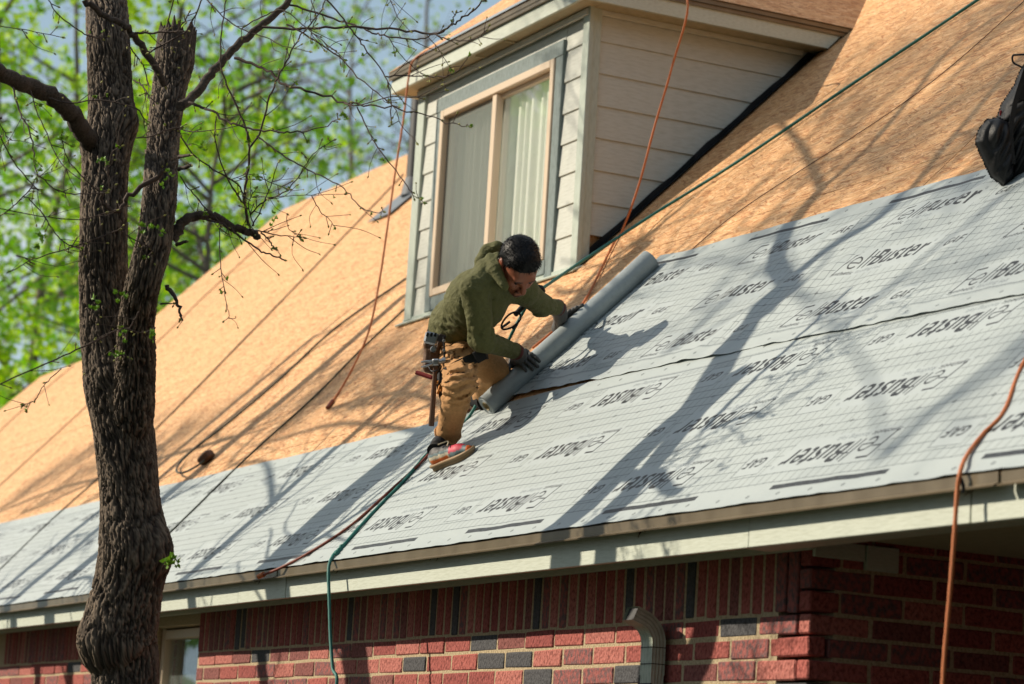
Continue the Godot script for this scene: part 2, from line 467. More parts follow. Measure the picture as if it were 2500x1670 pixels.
	var sk := mat("skin", Color(0.56, 0.33, 0.23), 0.5); sk.subsurf_scatter_enabled = true; sk.subsurf_scatter_strength = 0.12; sk.vertex_color_use_as_albedo = true
	for q in ["shirt", "trousers"]:
		M[q].normal_texture = fold; M[q].normal_scale = 0.9
	M.trousers.normal_scale = 0.6
	M.shirt.uv1_scale = Vector3(3.2, 4.2, 3.2)
	var sp := mat("shoe_paint", Color(1, 1, 1), 0.6); sp.vertex_color_use_as_albedo = true
	mat("hair", Color(0.018, 0.017, 0.02), 0.5); M.hair.metallic_specular = 0.35
	mat("eye", Color(0.06, 0.04, 0.03), 0.2)
	mat("steel", Color(0.62, 0.63, 0.64), 0.32, 0.85)
	mat("steel_dark", Color(0.16, 0.16, 0.17), 0.4, 0.7)
	grain(mat("handle_wood", Color(0.36, 0.24, 0.16), 0.6), wood, Vector3(8, 3, 8))
	for q in [["shoe_grey", Color(0.3, 0.38, 0.4)], ["shoe_pink", Color(0.75, 0.2, 0.26)], ["shoe_cream", Color(0.76, 0.71, 0.6)], ["shoe_orange", Color(0.85, 0.36, 0.07)], ["shoe_sole", Color(0.55, 0.45, 0.32)], ["red_grip", Color(0.5, 0.06, 0.05)], ["yellow_grip", Color(0.8, 0.5, 0.08)], ["red_tag", Color(0.6, 0.05, 0.06)], ["card", Color(0.6, 0.55, 0.42)]]: mat(q[0], q[1], 0.6)

# ---------------------------------------------------------------- the house
func slab(b: MB, x0: float, x1: float, v0: float, v1: float, top: float, thick: float) -> void:  # a sheet lying on the front slope
	var q := [roof(x0, v0, top), roof(x1, v0, top), roof(x1, v1, top), roof(x0, v1, top)]
	var d := Vector3(0, -S2, -S2) * thick
	b.quad(q[0], q[1], q[2], q[3])
	b.quad(q[3] + d, q[2] + d, q[1] + d, q[0] + d)
	for k in 4: b.quad(q[k] + d, q[(k + 1) % 4] + d, q[(k + 1) % 4], q[k])

func brick_mat(x: float, row: int, dark: Array) -> Material:
	for q in dark:
		if q[0] == row and absf(q[1] - x) < q[2]: return M.brick_dark
	var r := rng.randf()
	if r < 0.02: return M.brick_dark
	if r < 0.24: return M.brick_flashed
	return M["brick_%d" % (rng.randi() % 5)]

func make_walls(house: Node3D) -> void:
	var bh := 0.0667; var co := 0.0762; var L := 0.244; var P := 0.254
	var win0 := -6.74; var win1 := -5.94; var wtop := 0.155; var wbot := -1.35
	var front := MB.new()
	for q in [[-15.6, win0, GROUND, 0.6], [win1, -0.2, GROUND, 0.6], [win0, win1, GROUND, wbot], [win0, win1, wtop, 0.6]]:
		front.box(Vector3((q[0] + q[1]) / 2, (q[2] + q[3]) / 2, -0.1), Vector3(q[1] - q[0], q[3] - q[2], 0.192))
	var fw := obj("front_wall", front, M.mortar, house)
	var proto := []
	for k in 8:
		var w := 0.0009 * (k - 3.5)
		proto.append(MB.new().box(Vector3.ZERO, Vector3(L - 0.001 + w * 1.6, bh - 0.001 + w * 0.5, 0.07), 0.005).rough(0.0042, 900 + k).mesh())
	var half := MB.new().box(Vector3.ZERO, Vector3(0.118, bh, 0.07), 0.005).mesh()
	var sold := []
	for k in 4: sold.append(MB.new().box(Vector3.ZERO, Vector3(0.0605 + 0.0012 * (k - 1.5), 0.246, 0.07), 0.004).rough(0.004, 920 + k).mesh())
	var dark := [[0, -0.458, 0.12], [0, -2.483, 0.12], [1, -2.4, 0.12], [1, -2.16, 0.12], [1, -3.138, 0.12], [2, -1.969, 0.12], [0, -5.0, 0.12], [2, -1.228, 0.12], [0, -8.161, 0.12]]
	# headers of the soldier course, then five running courses, brick by brick; the rest below stays one mass
	var x := -0.08
	var n := 0
	while x > -9.6:
		if not (x - 0.04 < win1 - 0.01 and x - 0.04 > win0 - 0.02):
			var m := brick_mat(x, 30, [])
			for q in [-0.813, -1.259, -2.0, -2.804, -3.028, -3.9, -5.3]:
				if absf(q - (x - 0.035)) < 0.039: m = M.brick_dark
			var b := obj("brick", sold[rng.randi() % 4], m, fw)
			b.position = Vector3(x - 0.0335, 0.128 + rng.randf_range(-0.003, 0.003), -0.035 + rng.randf_range(-0.002, 0.002))
			b.rotation.z = rng.randf_range(-0.006, 0.006)
		x -= 0.0762
		n += 1
	for row in range(-1, 6):
		var y := -co * row - co / 2.0 - 0.0
		if row < 0: continue
		var start := -0.08 if row % 2 == 0 else 0.0
		var k := 0
		while start - P * k > -9.7:
			var cx := start - P * k - L / 2.0
			k += 1
			if y < wtop and cx - L / 2 < win1 and cx + L / 2 > win0:
				# cut to the window jamb
				var a := cx - L / 2; var e := cx + L / 2
				if e > win1 + 0.03: a = win1 + 0.002
				elif a < win0 - 0.03: e = win0 - 0.002
				else: continue
				var cut := obj("brick", MB.new().box(Vector3.ZERO, Vector3(e - a, bh, 0.07), 0.005), brick_mat(cx, row, []), fw)
				cut.position = Vector3((a + e) / 2, y, -0.035)
				continue
			var b := obj("brick", proto[rng.randi() % 8], brick_mat(cx, row, dark), fw)
			b.position = Vector3(cx + rng.randf_range(-0.0025, 0.0025), y + rng.randf_range(-0.0015, 0.0015), -0.035 + rng.randf_range(-0.002, 0.0025))
			b.rotation = Vector3(rng.randf_range(-0.012, 0.012), rng.randf_range(-0.006, 0.006), rng.randf_range(-0.006, 0.006))
	# reveal of the window opening
	for row in range(-2, 5):
		for s in [win0, win1]:
			var y := -co * row - co / 2.0
			if y > wtop - 0.03: continue
			var b := obj("brick", MB.new().box(Vector3.ZERO, Vector3(0.012, bh, 0.09), 0.003), M["brick_%d" % (rng.randi() % 5)], fw)
			b.position = Vector3(s + (0.004 if s == win0 else -0.004), y, -0.118)
	var low := MB.new()
	for row in range(6, 31):
		var st := -0.08 if row % 2 == 0 else 0.0
		for k in 61:
			var cx := st - P * k - L / 2.0
			var y := -co * row - co / 2.0
			if y > wbot - 0.03 and cx - L / 2 < win1 and cx + L / 2 > win0: continue
			low.box(Vector3(cx, y, -0.035), Vector3(L, bh, 0.07))
	kind(obj("lower_bricks", low, M.brick_1, fw), "stuff")
	var farb := MB.new()
	for row in range(0, 6):
		var st := -0.08 if row % 2 == 0 else 0.0
		for k in range(39, 61): farb.box(Vector3(st - P * k - L / 2.0, -co * row - co / 2.0, -0.035), Vector3(L, bh, 0.07))
	kind(obj("far_bricks", farb, M.brick_2, fw), "stuff")
	# the wall that turns back into the porch
	var side := MB.new()
	side.box(Vector3(-0.1, (GROUND + 0.5) / 2, -2.3), Vector3(0.192, 0.5 - GROUND, 4.4))
	var sw := obj("porch_side_wall", side, M.mortar, house)
	for row in range(-4, 6):
		var y := -co * row - co / 2.0
		var z := 0.0 if row % 2 == 0 else -0.08
		if row < 0 and row % 2 != 0:
			var hb := obj("brick", half, brick_mat(9.0, 20, []), sw)
			hb.position = Vector3(-0.035, y, -0.059); hb.rotation.y = PI / 2
			z = -0.128
		for k in 7:
			var b := obj("brick", proto[rng.randi() % 8], brick_mat(9.0 + k, 20 + row, []), sw)
			b.position = Vector3(-0.035 + rng.randf_range(-0.002, 0.002), y, z - P * k - L / 2.0)
			b.rotation.y = PI / 2
	var lows := MB.new()
	for row in range(6, 31):
		for k in 15: lows.box(Vector3(-0.035, -co * row - co / 2.0, (0.0 if row % 2 == 0 else -0.08) - P * k - L / 2.0), Vector3(0.07, bh, L))
	kind(obj("lower_bricks", lows, M.brick_2, sw), "stuff")
	# the porch behind: its back wall, floor, far wall and ceiling
	var porch := MB.new()
	porch.box(Vector3(2.4, -1.0, -4.6), Vector3(4.8, 3.0, 0.2))
	obj("porch_back_wall", porch, M.brick_2, house)
	obj("porch_floor", MB.new().box(Vector3(2.4, GROUND + 0.1, -2.2), Vector3(4.9, 0.2, 4.5)), M.vent_metal, house)
	obj("porch_ceiling", MB.new().box(Vector3(2.46, 0.26, -2.2), Vector3(4.7, 0.03, 4.36)), M.soffit_paint, house)
	obj("porch_end_wall", MB.new().box(Vector3(4.9, -1.0, -2.2), Vector3(0.2, 3.0, 4.6)), M.brick_2, house)
	# shell behind the front wall
	var shell := MB.new()
	shell.box(Vector3(-7.8, -0.9, -8.4), Vector3(15.6, 3.0, 0.2)).box(Vector3(-15.5, -1.1, -4.2), Vector3(0.2, 2.6, 8.2))
	shell.box(Vector3(-16.8, -1.1, -2.6), Vector3(2.4, 2.6, 4.6))
	obj("rear_walls", shell, M.brick_2, house)
	# window low in the front wall
	var wn := part("window", house)
	var fr := MB.new()
	var wz := -0.1
	for q in [[win0 + 0.035, 0.05, 0], [win1 - 0.035, 0.05, 0]]: fr.box(Vector3(q[0], (wtop + wbot) / 2, wz), Vector3(0.05, wtop - wbot, 0.06), 0.004)
	fr.box(Vector3((win0 + win1) / 2, wtop - 0.035, wz), Vector3(win1 - win0 - 0.12, 0.05, 0.06), 0.004)
	fr.box(Vector3((win0 + win1) / 2, wbot + 0.035, wz), Vector3(win1 - win0 - 0.12, 0.05, 0.06), 0.004)
	obj("frame", fr, M.frame_beige, wn)
	obj("pane", MB.new().box(Vector3((win0 + win1) / 2, (wtop + wbot) / 2, wz - 0.01), Vector3(win1 - win0 - 0.12, wtop - wbot - 0.12, 0.006)), M.glass, wn)
	obj("curtain", pleats(win0 + 0.05, win1 - 0.05, wbot, wtop - 0.03, wz - 0.09, 0.004, 5), M.blind, wn)
	obj("sill", MB.new().box(Vector3((win0 + win1) / 2, wbot - 0.02, -0.03), Vector3(win1 - win0, 0.05, 0.15), 0.005), M.brick_2, wn)

func pleats(x0: float, x1: float, y0: float, y1: float, z: float, deep: float, folds: int) -> MB:
	var b := MB.new()
	var m := folds * 8
	var prev := -1
	for k in m + 1:
		var f := float(k) / m
		var a := f * folds * TAU
		var dz := deep * sin(a) + deep * 0.5 * sin(a * 0.37 + 1.0)
		var nn := Vector3(-deep * cos(a) * folds * TAU / (x1 - x0), 0, 1).normalized()
		var lo := b.add(Vector3(lerpf(x0, x1, f), y0, z + dz), nn, Vector2(f, 0))
		b.add(Vector3(lerpf(x0, x1, f), y1, z + dz * 0.8), nn, Vector2(f, 1))
		if prev >= 0: b.i.append_array([prev, prev + 1, lo, lo, prev + 1, lo + 1])
		prev = lo
	return b

func make_eave(house: Node3D) -> void:
	var ev := part("eave", house)
	var joints := [-18.1, -12.3, -8.4, -4.601, -3.988, 0.083, 1.305, 4.9]
	for k in joints.size() - 1:
		obj("fascia_board", MB.new().box(Vector3((joints[k] + joints[k + 1]) / 2, 0.25, 0.29 + 0.0015 * (k % 2)), Vector3(joints[k + 1] - joints[k] - 0.004, 0.135, 0.02), 0.002), M.fascia_paint, ev)
	obj("soffit", MB.new().box(Vector3(-6.6, 0.236, 0.149), Vector3(23.0, 0.012, 0.258)), M.soffit_paint, ev)
	obj("frieze_board", MB.new().box(Vector3(-9.0, 0.23, 0.011), Vector3(18.04, 0.045, 0.018), 0.002), M.fascia_paint, ev)
	# the frieze turns the corner of the brickwork
	var ret := MB.new()
	ret.box(Vector3(0.012, 0.214, -0.1), Vector3(0.018, 0.056, 0.2), 0.002).box(Vector3(0.014, 0.2, -0.27), Vector3(0.022, 0.084, 0.13), 0.002)
	obj("frieze_return", ret, M.fascia_paint, ev)
	obj("porch_beam", MB.new().box(Vector3(2.46, 0.212, 0.23), Vector3(4.86, 0.06, 0.1), 0.004), M.fascia_paint, ev)
	var seams := [-18.12, -14.0, -10.6, -7.3, -4.013, -1.6, 1.493, 4.92]
	for k in seams.size() - 1:
		var b := MB.new()
		# a rolled drip edge: flange on the deck, face, kicked-out lip
		var prof := [Vector2(-0.07, 0.0705), Vector2(0.0, 0.0), Vector2(0.006, -0.004), Vector2(0.005, -0.034), Vector2(0.022, -0.043), Vector2(0.0205, -0.0475), Vector2(0.001, -0.037), Vector2(0.0, -0.006), Vector2(-0.004, -0.002), Vector2(-0.071, 0.068)]
		var o := Vector3(seams[k] - (0.012 if k % 2 else 0.0), EAVE_Y + 0.003 + 0.001 * (k % 2), EAVE_Z + 0.0015 * (k % 2))
		b.prism(prof, o, Basis(Vector3(0, 0, 1), Vector3.UP, Vector3(-1, 0, 0)), seams[k + 1] - seams[k])
		obj("drip_edge", b, M.drip_metal, ev)
	# torn ends of the old gutter hangers, with scraps of leaf and nest
	for q in [[-6.1, 3], [-4.35, 2], [-3.42, 3], [-2.36, 4], [-0.63, 5], [0.58, 3], [1.27, 4]]:
		var b := MB.new()
		var o := Vector3(q[0], 0.296, 0.305)
		b.box(o + Vector3(0, 0.008, 0.006), Vector3(0.012, 0.018, 0.014), 0.003)
		for k in q[1] * 2:
			var p := o + Vector3(rng.randf_range(-0.05, 0.05), rng.randf_range(-0.022, 0.004), 0.0)
			b.tube([p, p + Vector3(rng.randf_range(-0.02, 0.02), rng.randf_range(-0.022, 0.012), rng.randf_range(0.0, 0.012))], [0.0022, 0.0008], 4)
		obj("hanger_stub", b, M.handle_wood, ev)

func make_roof(house: Node3D) -> void:
	var rf := part("roof_deck", house)
	var rows := [0.0, 1.22, 2.44, 3.66, 4.88, 6.19]
	for r in 5:
		var x := 4.9 - (1.22 if r % 2 else 0.0)
		var first := true
		while x > -15.74:
			var w := 1.22 if first and r % 2 == 0 else 2.44
			first = false
			var x0 := maxf(x - w, -15.74)
			var b := MB.new()
			var lift := rng.randf_range(-0.0015, 0.0)
			slab(b, x0 + 0.002, x - 0.002, rows[r] + 0.002, rows[r + 1] - 0.002, lift, 0.012)
			obj("sheathing_panel", b, M["osb_%d" % (rng.randi() % 4)], rf)
			x -= w
	# the lower wing at the far end
	for r in 3:
		var b := MB.new()
		slab(b, -18.1, -15.744, [0.0, 1.22, 2.44][r] + 0.002, [1.22, 2.44, 4.06][r] - 0.002, -0.001, 0.012)
		obj("sheathing_panel", b, M["osb_%d" % r], rf)
	# rear slopes, gable ends and the boards under the deck
	var back := MB.new()
	back.quad(Vector3(4.9, 4.69, -4.05), Vector3(-15.74, 4.69, -4.05), Vector3(-15.74, 0.3, -8.44), Vector3(4.9, 0.3, -8.44))
	back.quad(Vector3(-15.74, 3.18, -2.54), Vector3(-18.1, 3.18, -2.54), Vector3(-18.1, 0.6, -5.12), Vector3(-15.74, 0.6, -5.12))
	obj("rear_slope", back, M.osb_1, rf)
	var under := MB.new()
	slab(under, -18.05, 4.88, 0.03, 4.0, -0.016, 0.03)
	slab(under, -15.7, 4.88, 4.0, 6.15, -0.016, 0.03)
	obj("rafters", under, M.osb_3, rf)
	var gb := MB.new()
	for q in [[-15.72, 4.6, -4.05, 8.3], [-18.08, 3.1, -2.54, 5.1], [4.86, 4.6, -4.05, 8.3]]:
		gb.prism([Vector2(q[2] - (q[1] - 0.25), 0.25), Vector2(q[2], q[1]), Vector2(q[2] + (q[1] - 0.25), 0.25)], Vector3(q[0], 0, 0), Basis(Vector3(0, 0, 1), Vector3.UP, Vector3(-1, 0, 0)), 0.1)
	obj("gable_wall", gb, M.siding_paint, rf)

func lap(x0: float, x1: float, ylo: float, yhi: float, face: float) -> MB:  # one lap-siding board of a wall facing +z: thick at its lower edge
	var b := MB.new()
	b.prism([Vector2(0, ylo), Vector2(0.013, ylo + 0.001), Vector2(0.014, ylo + 0.004), Vector2(0.004, yhi + 0.02), Vector2(0, yhi + 0.02)], Vector3(x0, 0, face), Basis(Vector3(0, 0, 1), Vector3.UP, Vector3(-1, 0, 0)), x1 - x0)
	return b

func make_dormer(house: Node3D) -> void:
	var fz := -1.43; var xl := -6.755; var xr := -4.59; var top := 3.49
	var wx0 := -6.40; var wx1 := -4.955; var wy0 := 2.17; var wy1 := 3.28  # window opening
	var dw := part("dormer_wall", house)
	# sheathing shell behind the siding, with the window opening
	var sh := MB.new()
	var zc := fz - 0.075
	for q in [[xl + 0.02, wx0, 1.9, 3.58], [wx1, xr - 0.05, 1.9, 3.58], [wx0, wx1, 1.9, wy0], [wx0, wx1, wy1, 3.58]]:
		sh.box(Vector3((q[0] + q[1]) / 2, (q[2] + q[3]) / 2, zc), Vector3(q[1] - q[0], q[3] - q[2], 0.12))
	for s in [xl + 0.06, xr - 0.09]: sh.box(Vector3(s, 2.74, -2.35), Vector3(0.08, 1.66, 1.72))
	obj("sheathing", sh, M.osb_3, dw)
	obj("room_lining", MB.new().box(Vector3(-5.67, 2.75, -2.45), Vector3(2.0, 1.6, 0.05)), M.room, dw)
	# front boards: courses of 0.175 m either side of the window
	var lines := [2.084, 2.26, 2.432, 2.604, 2.774, 2.944, 3.12, 3.295, 3.47]
	for k in lines.size() - 1:
		obj("siding_board", lap(xl + 0.1, -6.475, lines[k], lines[k + 1], fz - 0.012), M.siding_paint, dw)
		obj("siding_board", lap(-4.87, xr - 0.055, lines[k] + 0.003, lines[k + 1] + 0.003, fz - 0.012), M.siding_paint, dw)
	obj("siding_board", lap(-6.475, -4.87, 3.366, 3.47, fz - 0.012), M.siding_paint, dw)
	# boards of the right cheek, cut off by the roof slope
	var face := -4.622
	for k in 9:
		var y0 := 3.31 - 0.1745 * (k - 1) - 0.0
		if k == 0: y0 = 3.4845
		if y0 > 3.48: continue
		var y1 := minf(y0 + 0.1745, 3.5)
		# the roof at height y stands at z = EAVE_Y + EAVE_Z - y
		var z0 := EAVE_Y + EAVE_Z - y0 - 0.02; var z1 := EAVE_Y + EAVE_Z - y1 - 0.04
		var b := MB.new()
		var zf := fz - 0.055
		var o0 := face + 0.014; var o1 := face + 0.004
		if z0 > zf: continue
		b.quad(Vector3(o0, y0, zf), Vector3(o0, y0, z0), Vector3(o1, y1 + 0.015, z1), Vector3(o1, y1 + 0.015, zf))
		b.quad(Vector3(face - 0.01, y0, zf), Vector3(face - 0.01, y0, z0), Vector3(o0, y0, z0), Vector3(o0, y0, zf))
		b.quad(Vector3(o1, y1 + 0.015, zf), Vector3(o1, y1 + 0.015, z1), Vector3(face - 0.01, y1 + 0.015, z1), Vector3(face - 0.01, y1 + 0.015, zf))
		obj("siding_board", b, M.siding_paint, dw)
	# left cheek (hardly seen) as boards too
	for k in 8:
		var y0 := 2.26 + 0.1745 * k
		var z0 := EAVE_Y + EAVE_Z - y0
		if y0 > 3.4: break
		obj("siding_board", MB.new().box(Vector3(xl + 0.012, y0 + 0.085, (fz - 0.05 + z0) / 2 - 0.05), Vector3(0.014, 0.17, fz - 0.05 - z0 + 0.1)), M.siding_paint, dw)
	# corner boards
	obj("corner_board", MB.new().box(Vector3(xl + 0.05, 2.79, fz + 0.004), Vector3(0.1, 1.43, 0.024), 0.003), M.corner_paint, dw)
	obj("corner_board", MB.new().box(Vector3(xr - 0.018, 2.79, fz + 0.006), Vector3(0.072, 1.42, 0.028), 0.003), M.corner_paint, dw)
	obj("corner_board", MB.new().box(Vector3(face + 0.012, 2.74, fz - 0.034), Vector3(0.05, 1.52, 0.052), 0.003), M.corner_paint, dw)
	obj("corner_board", MB.new().box(Vector3(xl + 0.004, 2.74, fz - 0.06), Vector3(0.024, 1.52, 0.1), 0.003), M.corner_paint, dw)
	# skirt board along the foot of the front
	var sk := MB.new()
	sk.box(Vector3(-5.68, 2.064, fz + 0.016), Vector3(2.26, 0.012, 0.07), 0.003, Basis(Vector3.RIGHT, 0.5))
	sk.box(Vector3(-5.68, 2.07, fz + 0.0), Vector3(2.2, 0.04, 0.024), 0.003)
	obj("skirt_board", sk, M.corner_paint, dw)
	# black membrane turned up the cheek where it meets the deck
	var fl := MB.new()
	for k in 22:
		var ya := 2.085 + k * 0.0665; var yb := ya + 0.0675
		var wa := 0.042 + 0.006 * sin(k * 1.3) + 0.004 * sin(k * 3.1); var wb := 0.042 + 0.006 * sin((k + 1) * 1.3) + 0.004 * sin((k + 1) * 3.1)
		var ba := 0.012 + 0.006 * sin(k * 1.7); var bb := 0.012 + 0.006 * sin((k + 1) * 1.7)
		var fx := face + 0.018
		var pa := Vector3(fx, ya, EAVE_Y + EAVE_Z - ya + 0.004); var pb := Vector3(fx, yb, EAVE_Y + EAVE_Z - yb + 0.004)
		fl.quad(pa, pb, pb + Vector3(bb * 0.3, wb, 0), pa + Vector3(ba * 0.3, wa, 0))
		fl.quad(pa + Vector3(0.05 + ba, 0.006, 0.006), pb + Vector3(0.05 + bb, 0.006, 0.006), pb, pa)
	obj("flashing", fl, M.black_flashing, dw)
	# window
	var wn := part("dormer_window", house)
	for q in [[-6.437, 2.72, 0.075, 1.26], [-4.912, 2.7, 0.085, 1.3]]:
		obj("casing", MB.new().box(Vector3(q[0], q[1], fz + 0.004), Vector3(q[2], q[3], 0.022), 0.003), M.casing_paint, wn)
	obj("casing", MB.new().box(Vector3(-5.672, 3.322, fz + 0.007), Vector3(1.612, 0.086, 0.024), 0.003), M.casing_paint, wn)
	obj("casing", MB.new().box(Vector3(-5.672, 2.13, fz + 0.007), Vector3(1.46, 0.08, 0.024), 0.003), M.casing_paint, wn)
	var fr := MB.new()
	var yc := (wy0 + wy1) / 2; var xc := (wx0 + wx1) / 2
	for s in [-1, 1]:
		fr.box(Vector3(xc + s * (wx1 - wx0 - 0.045) / 2, yc, fz + 0.0), Vector3(0.045, wy1 - wy0, 0.05), 0.004)
		fr.box(Vector3(xc, yc + s * (wy1 - wy0 - 0.045) / 2, fz + 0.001), Vector3(wx1 - wx0 - 0.09, 0.045, 0.05), 0.004)
	obj("frame", fr, M.frame_beige, wn)
	var sash := MB.new()
	for s in [-1, 1]: sash.box(Vector3(xc + s * (wx1 - wx0 - 0.115) / 2, yc, fz - 0.028), Vector3(0.024, wy1 - wy0 - 0.09, 0.03), 0.003)
	for s in [-1, 1]: sash.box(Vector3(xc, yc + s * (wy1 - wy0 - 0.115) / 2, fz - 0.028), Vector3(wx1 - wx0 - 0.14, 0.024, 0.03), 0.003)
	obj("sash", sash, M.frame_beige, wn)
	obj("mullion", MB.new().box(Vector3(-5.695, yc, fz - 0.008), Vector3(0.055, wy1 - wy0 - 0.09, 0.045), 0.004), M.frame_beige, wn)
	obj("pane", MB.new().box(Vector3(-6.03, yc, fz - 0.03), Vector3(0.6, wy1 - wy0 - 0.14, 0.005)), M.glass, wn)
	obj("pane", MB.new().box(Vector3(-5.33, yc, fz - 0.03), Vector3(0.63, wy1 - wy0 - 0.14, 0.005)), M.glass, wn)
	obj("insect_screen", MB.new().box(Vector3(-6.04, yc, fz - 0.012), Vector3(0.63, wy1 - wy0 - 0.1, 0.002)), M.insect_screen, wn)
	obj("curtain", pleats(-6.37, -5.7, wy0 - 0.02, wy1 + 0.02, fz - 0.1, 0.016, 9), M.curtain, wn)
	obj("curtain", pleats(-5.69, -4.97, wy0 - 0.02, wy1 + 0.02, fz - 0.1, 0.02, 8), M.curtain, wn)
	# dormer roof: hip with short overhang
	var dr := part("dormer_roof", house)
	var ex0 := -6.91; var ex1 := -4.445; var ez := -1.30; var fy0 := 3.47; var fy1 := 3.565
	var zr := EAVE_Y + EAVE_Z - fy0
	obj("fascia_board", MB.new().box(Vector3((ex0 + ex1) / 2, (fy0 + fy1) / 2, ez - 0.01), Vector3(ex1 - ex0, fy1 - fy0, 0.02), 0.002), M.fascia_paint, dr)
	for q in [[ex1 - 0.011, zr + 0.02], [ex0 + 0.011, zr + 0.02]]:
		var fb := MB.new()
		fb.prism([Vector2(ez - 0.021, fy0), Vector2(ez - 0.021, fy1), Vector2(zr - 0.08, fy1), Vector2(zr + 0.012, fy0)], Vector3(q[0] - 0.01, 0, 0), Basis(Vector3(0, 0, 1), Vector3.UP, Vector3(-1, 0, 0)), 0.02)
		obj("fascia_board", fb, M.fascia_paint, dr)
	obj("soffit", MB.new().box(Vector3((ex0 + ex1) / 2, fy0 + 0.012, (ez + fz) / 2 - 0.012), Vector3(ex1 - ex0 - 0.05, 0.01, ez - fz - 0.01)), M.soffit_paint, dr)
	for s in [[ex1 - 0.022, face + 0.016], [xl, ex0 + 0.022]]:
		obj("soffit", MB.new().box(Vector3((s[0] + s[1]) / 2, fy0 + 0.012, -2.15), Vector3(absf(s[0] - s[1]), 0.01, 1.42)), M.soffit_paint, dr)
	var sv := MB.new()
	for k in 5: sv.box(Vector3(-5.62, fy0 + 0.002, -1.388 + 0.0115 * k), Vector3(0.36, 0.01, 0.004), 0.0, Basis(Vector3.RIGHT, 0.5))
	sv.box(Vector3(-5.81, fy0 + 0.002, -1.365), Vector3(0.012, 0.012, 0.062)).box(Vector3(-5.43, fy0 + 0.002, -1.365), Vector3(0.012, 0.012, 0.062))
	obj("soffit_vent", sv, M.soffit_paint, dr)
	obj("frieze_board", MB.new().box(Vector3(-5.67, 3.452, fz + 0.022), Vector3(2.16, 0.036, 0.018), 0.003), M.siding_paint, dr)
	obj("frieze_board", MB.new().box(Vector3(face + 0.024, 3.462, -2.1), Vector3(0.018, 0.03, 1.3), 0.003), M.siding_paint, dr)
	# drip edge: front and right side
	var dp := MB.new()
	dp.box(Vector3((ex0 + ex1) / 2, fy1 + 0.012, ez + 0.012), Vector3(ex1 - ex0 + 0.03, 0.055, 0.008), 0.003)
	obj("drip_edge", dp, M.drip_metal, dr)
	var dq := MB.new()
	dq.prism([Vector2(ez + 0.016, fy1 - 0.014), Vector2(ez + 0.016, fy1 + 0.04), Vector2(zr - 0.145, fy1 + 0.04), Vector2(zr - 0.09, fy1 - 0.014)], Vector3(ex1 + 0.001, 0, 0), Basis(Vector3(0, 0, 1), Vector3.UP, Vector3(-1, 0, 0)), 0.008)
	obj("drip_edge", dq, M.drip_metal, dr)
	var ye := fy1 + 0.038; var hw := (ex1 - ex0) / 2; var xm := (ex0 + ex1) / 2; var rise := 0.885
	var yr := ye + hw * rise
	var zh := ez - hw
	var A := Vector3(ex0 - 0.02, ye, ez + 0.02); var B := Vector3(ex1 + 0.02, ye, ez + 0.02); var R0 := Vector3(xm, yr, zh)
	var R1 := Vector3(xm, yr, EAVE_Y + EAVE_Z - yr - 0.02)
	var C := Vector3(ex1 + 0.02, ye, EAVE_Y + EAVE_Z - ye - 0.02); var D := Vector3(ex0 - 0.02, ye, EAVE_Y + EAVE_Z - ye - 0.02)
	var p1 := MB.new(); p1.tri(A, B, R0); obj("sheathing_panel", p1, M.osb_0, dr)
	var p2 := MB.new(); p2.quad(B, C, R1, R0); obj("sheathing_panel", p2, M.osb_1, dr)
	var p3 := MB.new(); p3.quad(D, A, R0, R1); obj("sheathing_panel", p3, M.osb_2, dr)
	var cl := MB.new(); cl.quad(A - Vector3(0, 0.03, 0), D - Vector3(0, 0.03, 0), C - Vector3(0, 0.03, 0), B - Vector3(0, 0.03, 0)); obj("ceiling", cl, M.room, dr)
	# worn underlay left along the front eave
	var st := MB.new()
	var nrm := (B - A).cross(R0 - A).normalized()
	var up := (R0 - (A + B) / 2).normalized()
	st.quad(A + nrm * 0.006 + Vector3(0.1, 0, 0), B + nrm * 0.006 - Vector3(0.04, 0, 0), B + nrm * 0.006 + up * 0.11 - Vector3(0.1, 0, 0), A + nrm * 0.006 + up * 0.1 + Vector3(0.16, 0, 0))
	obj("underlay_strip", st, M.felt_plain, dr)

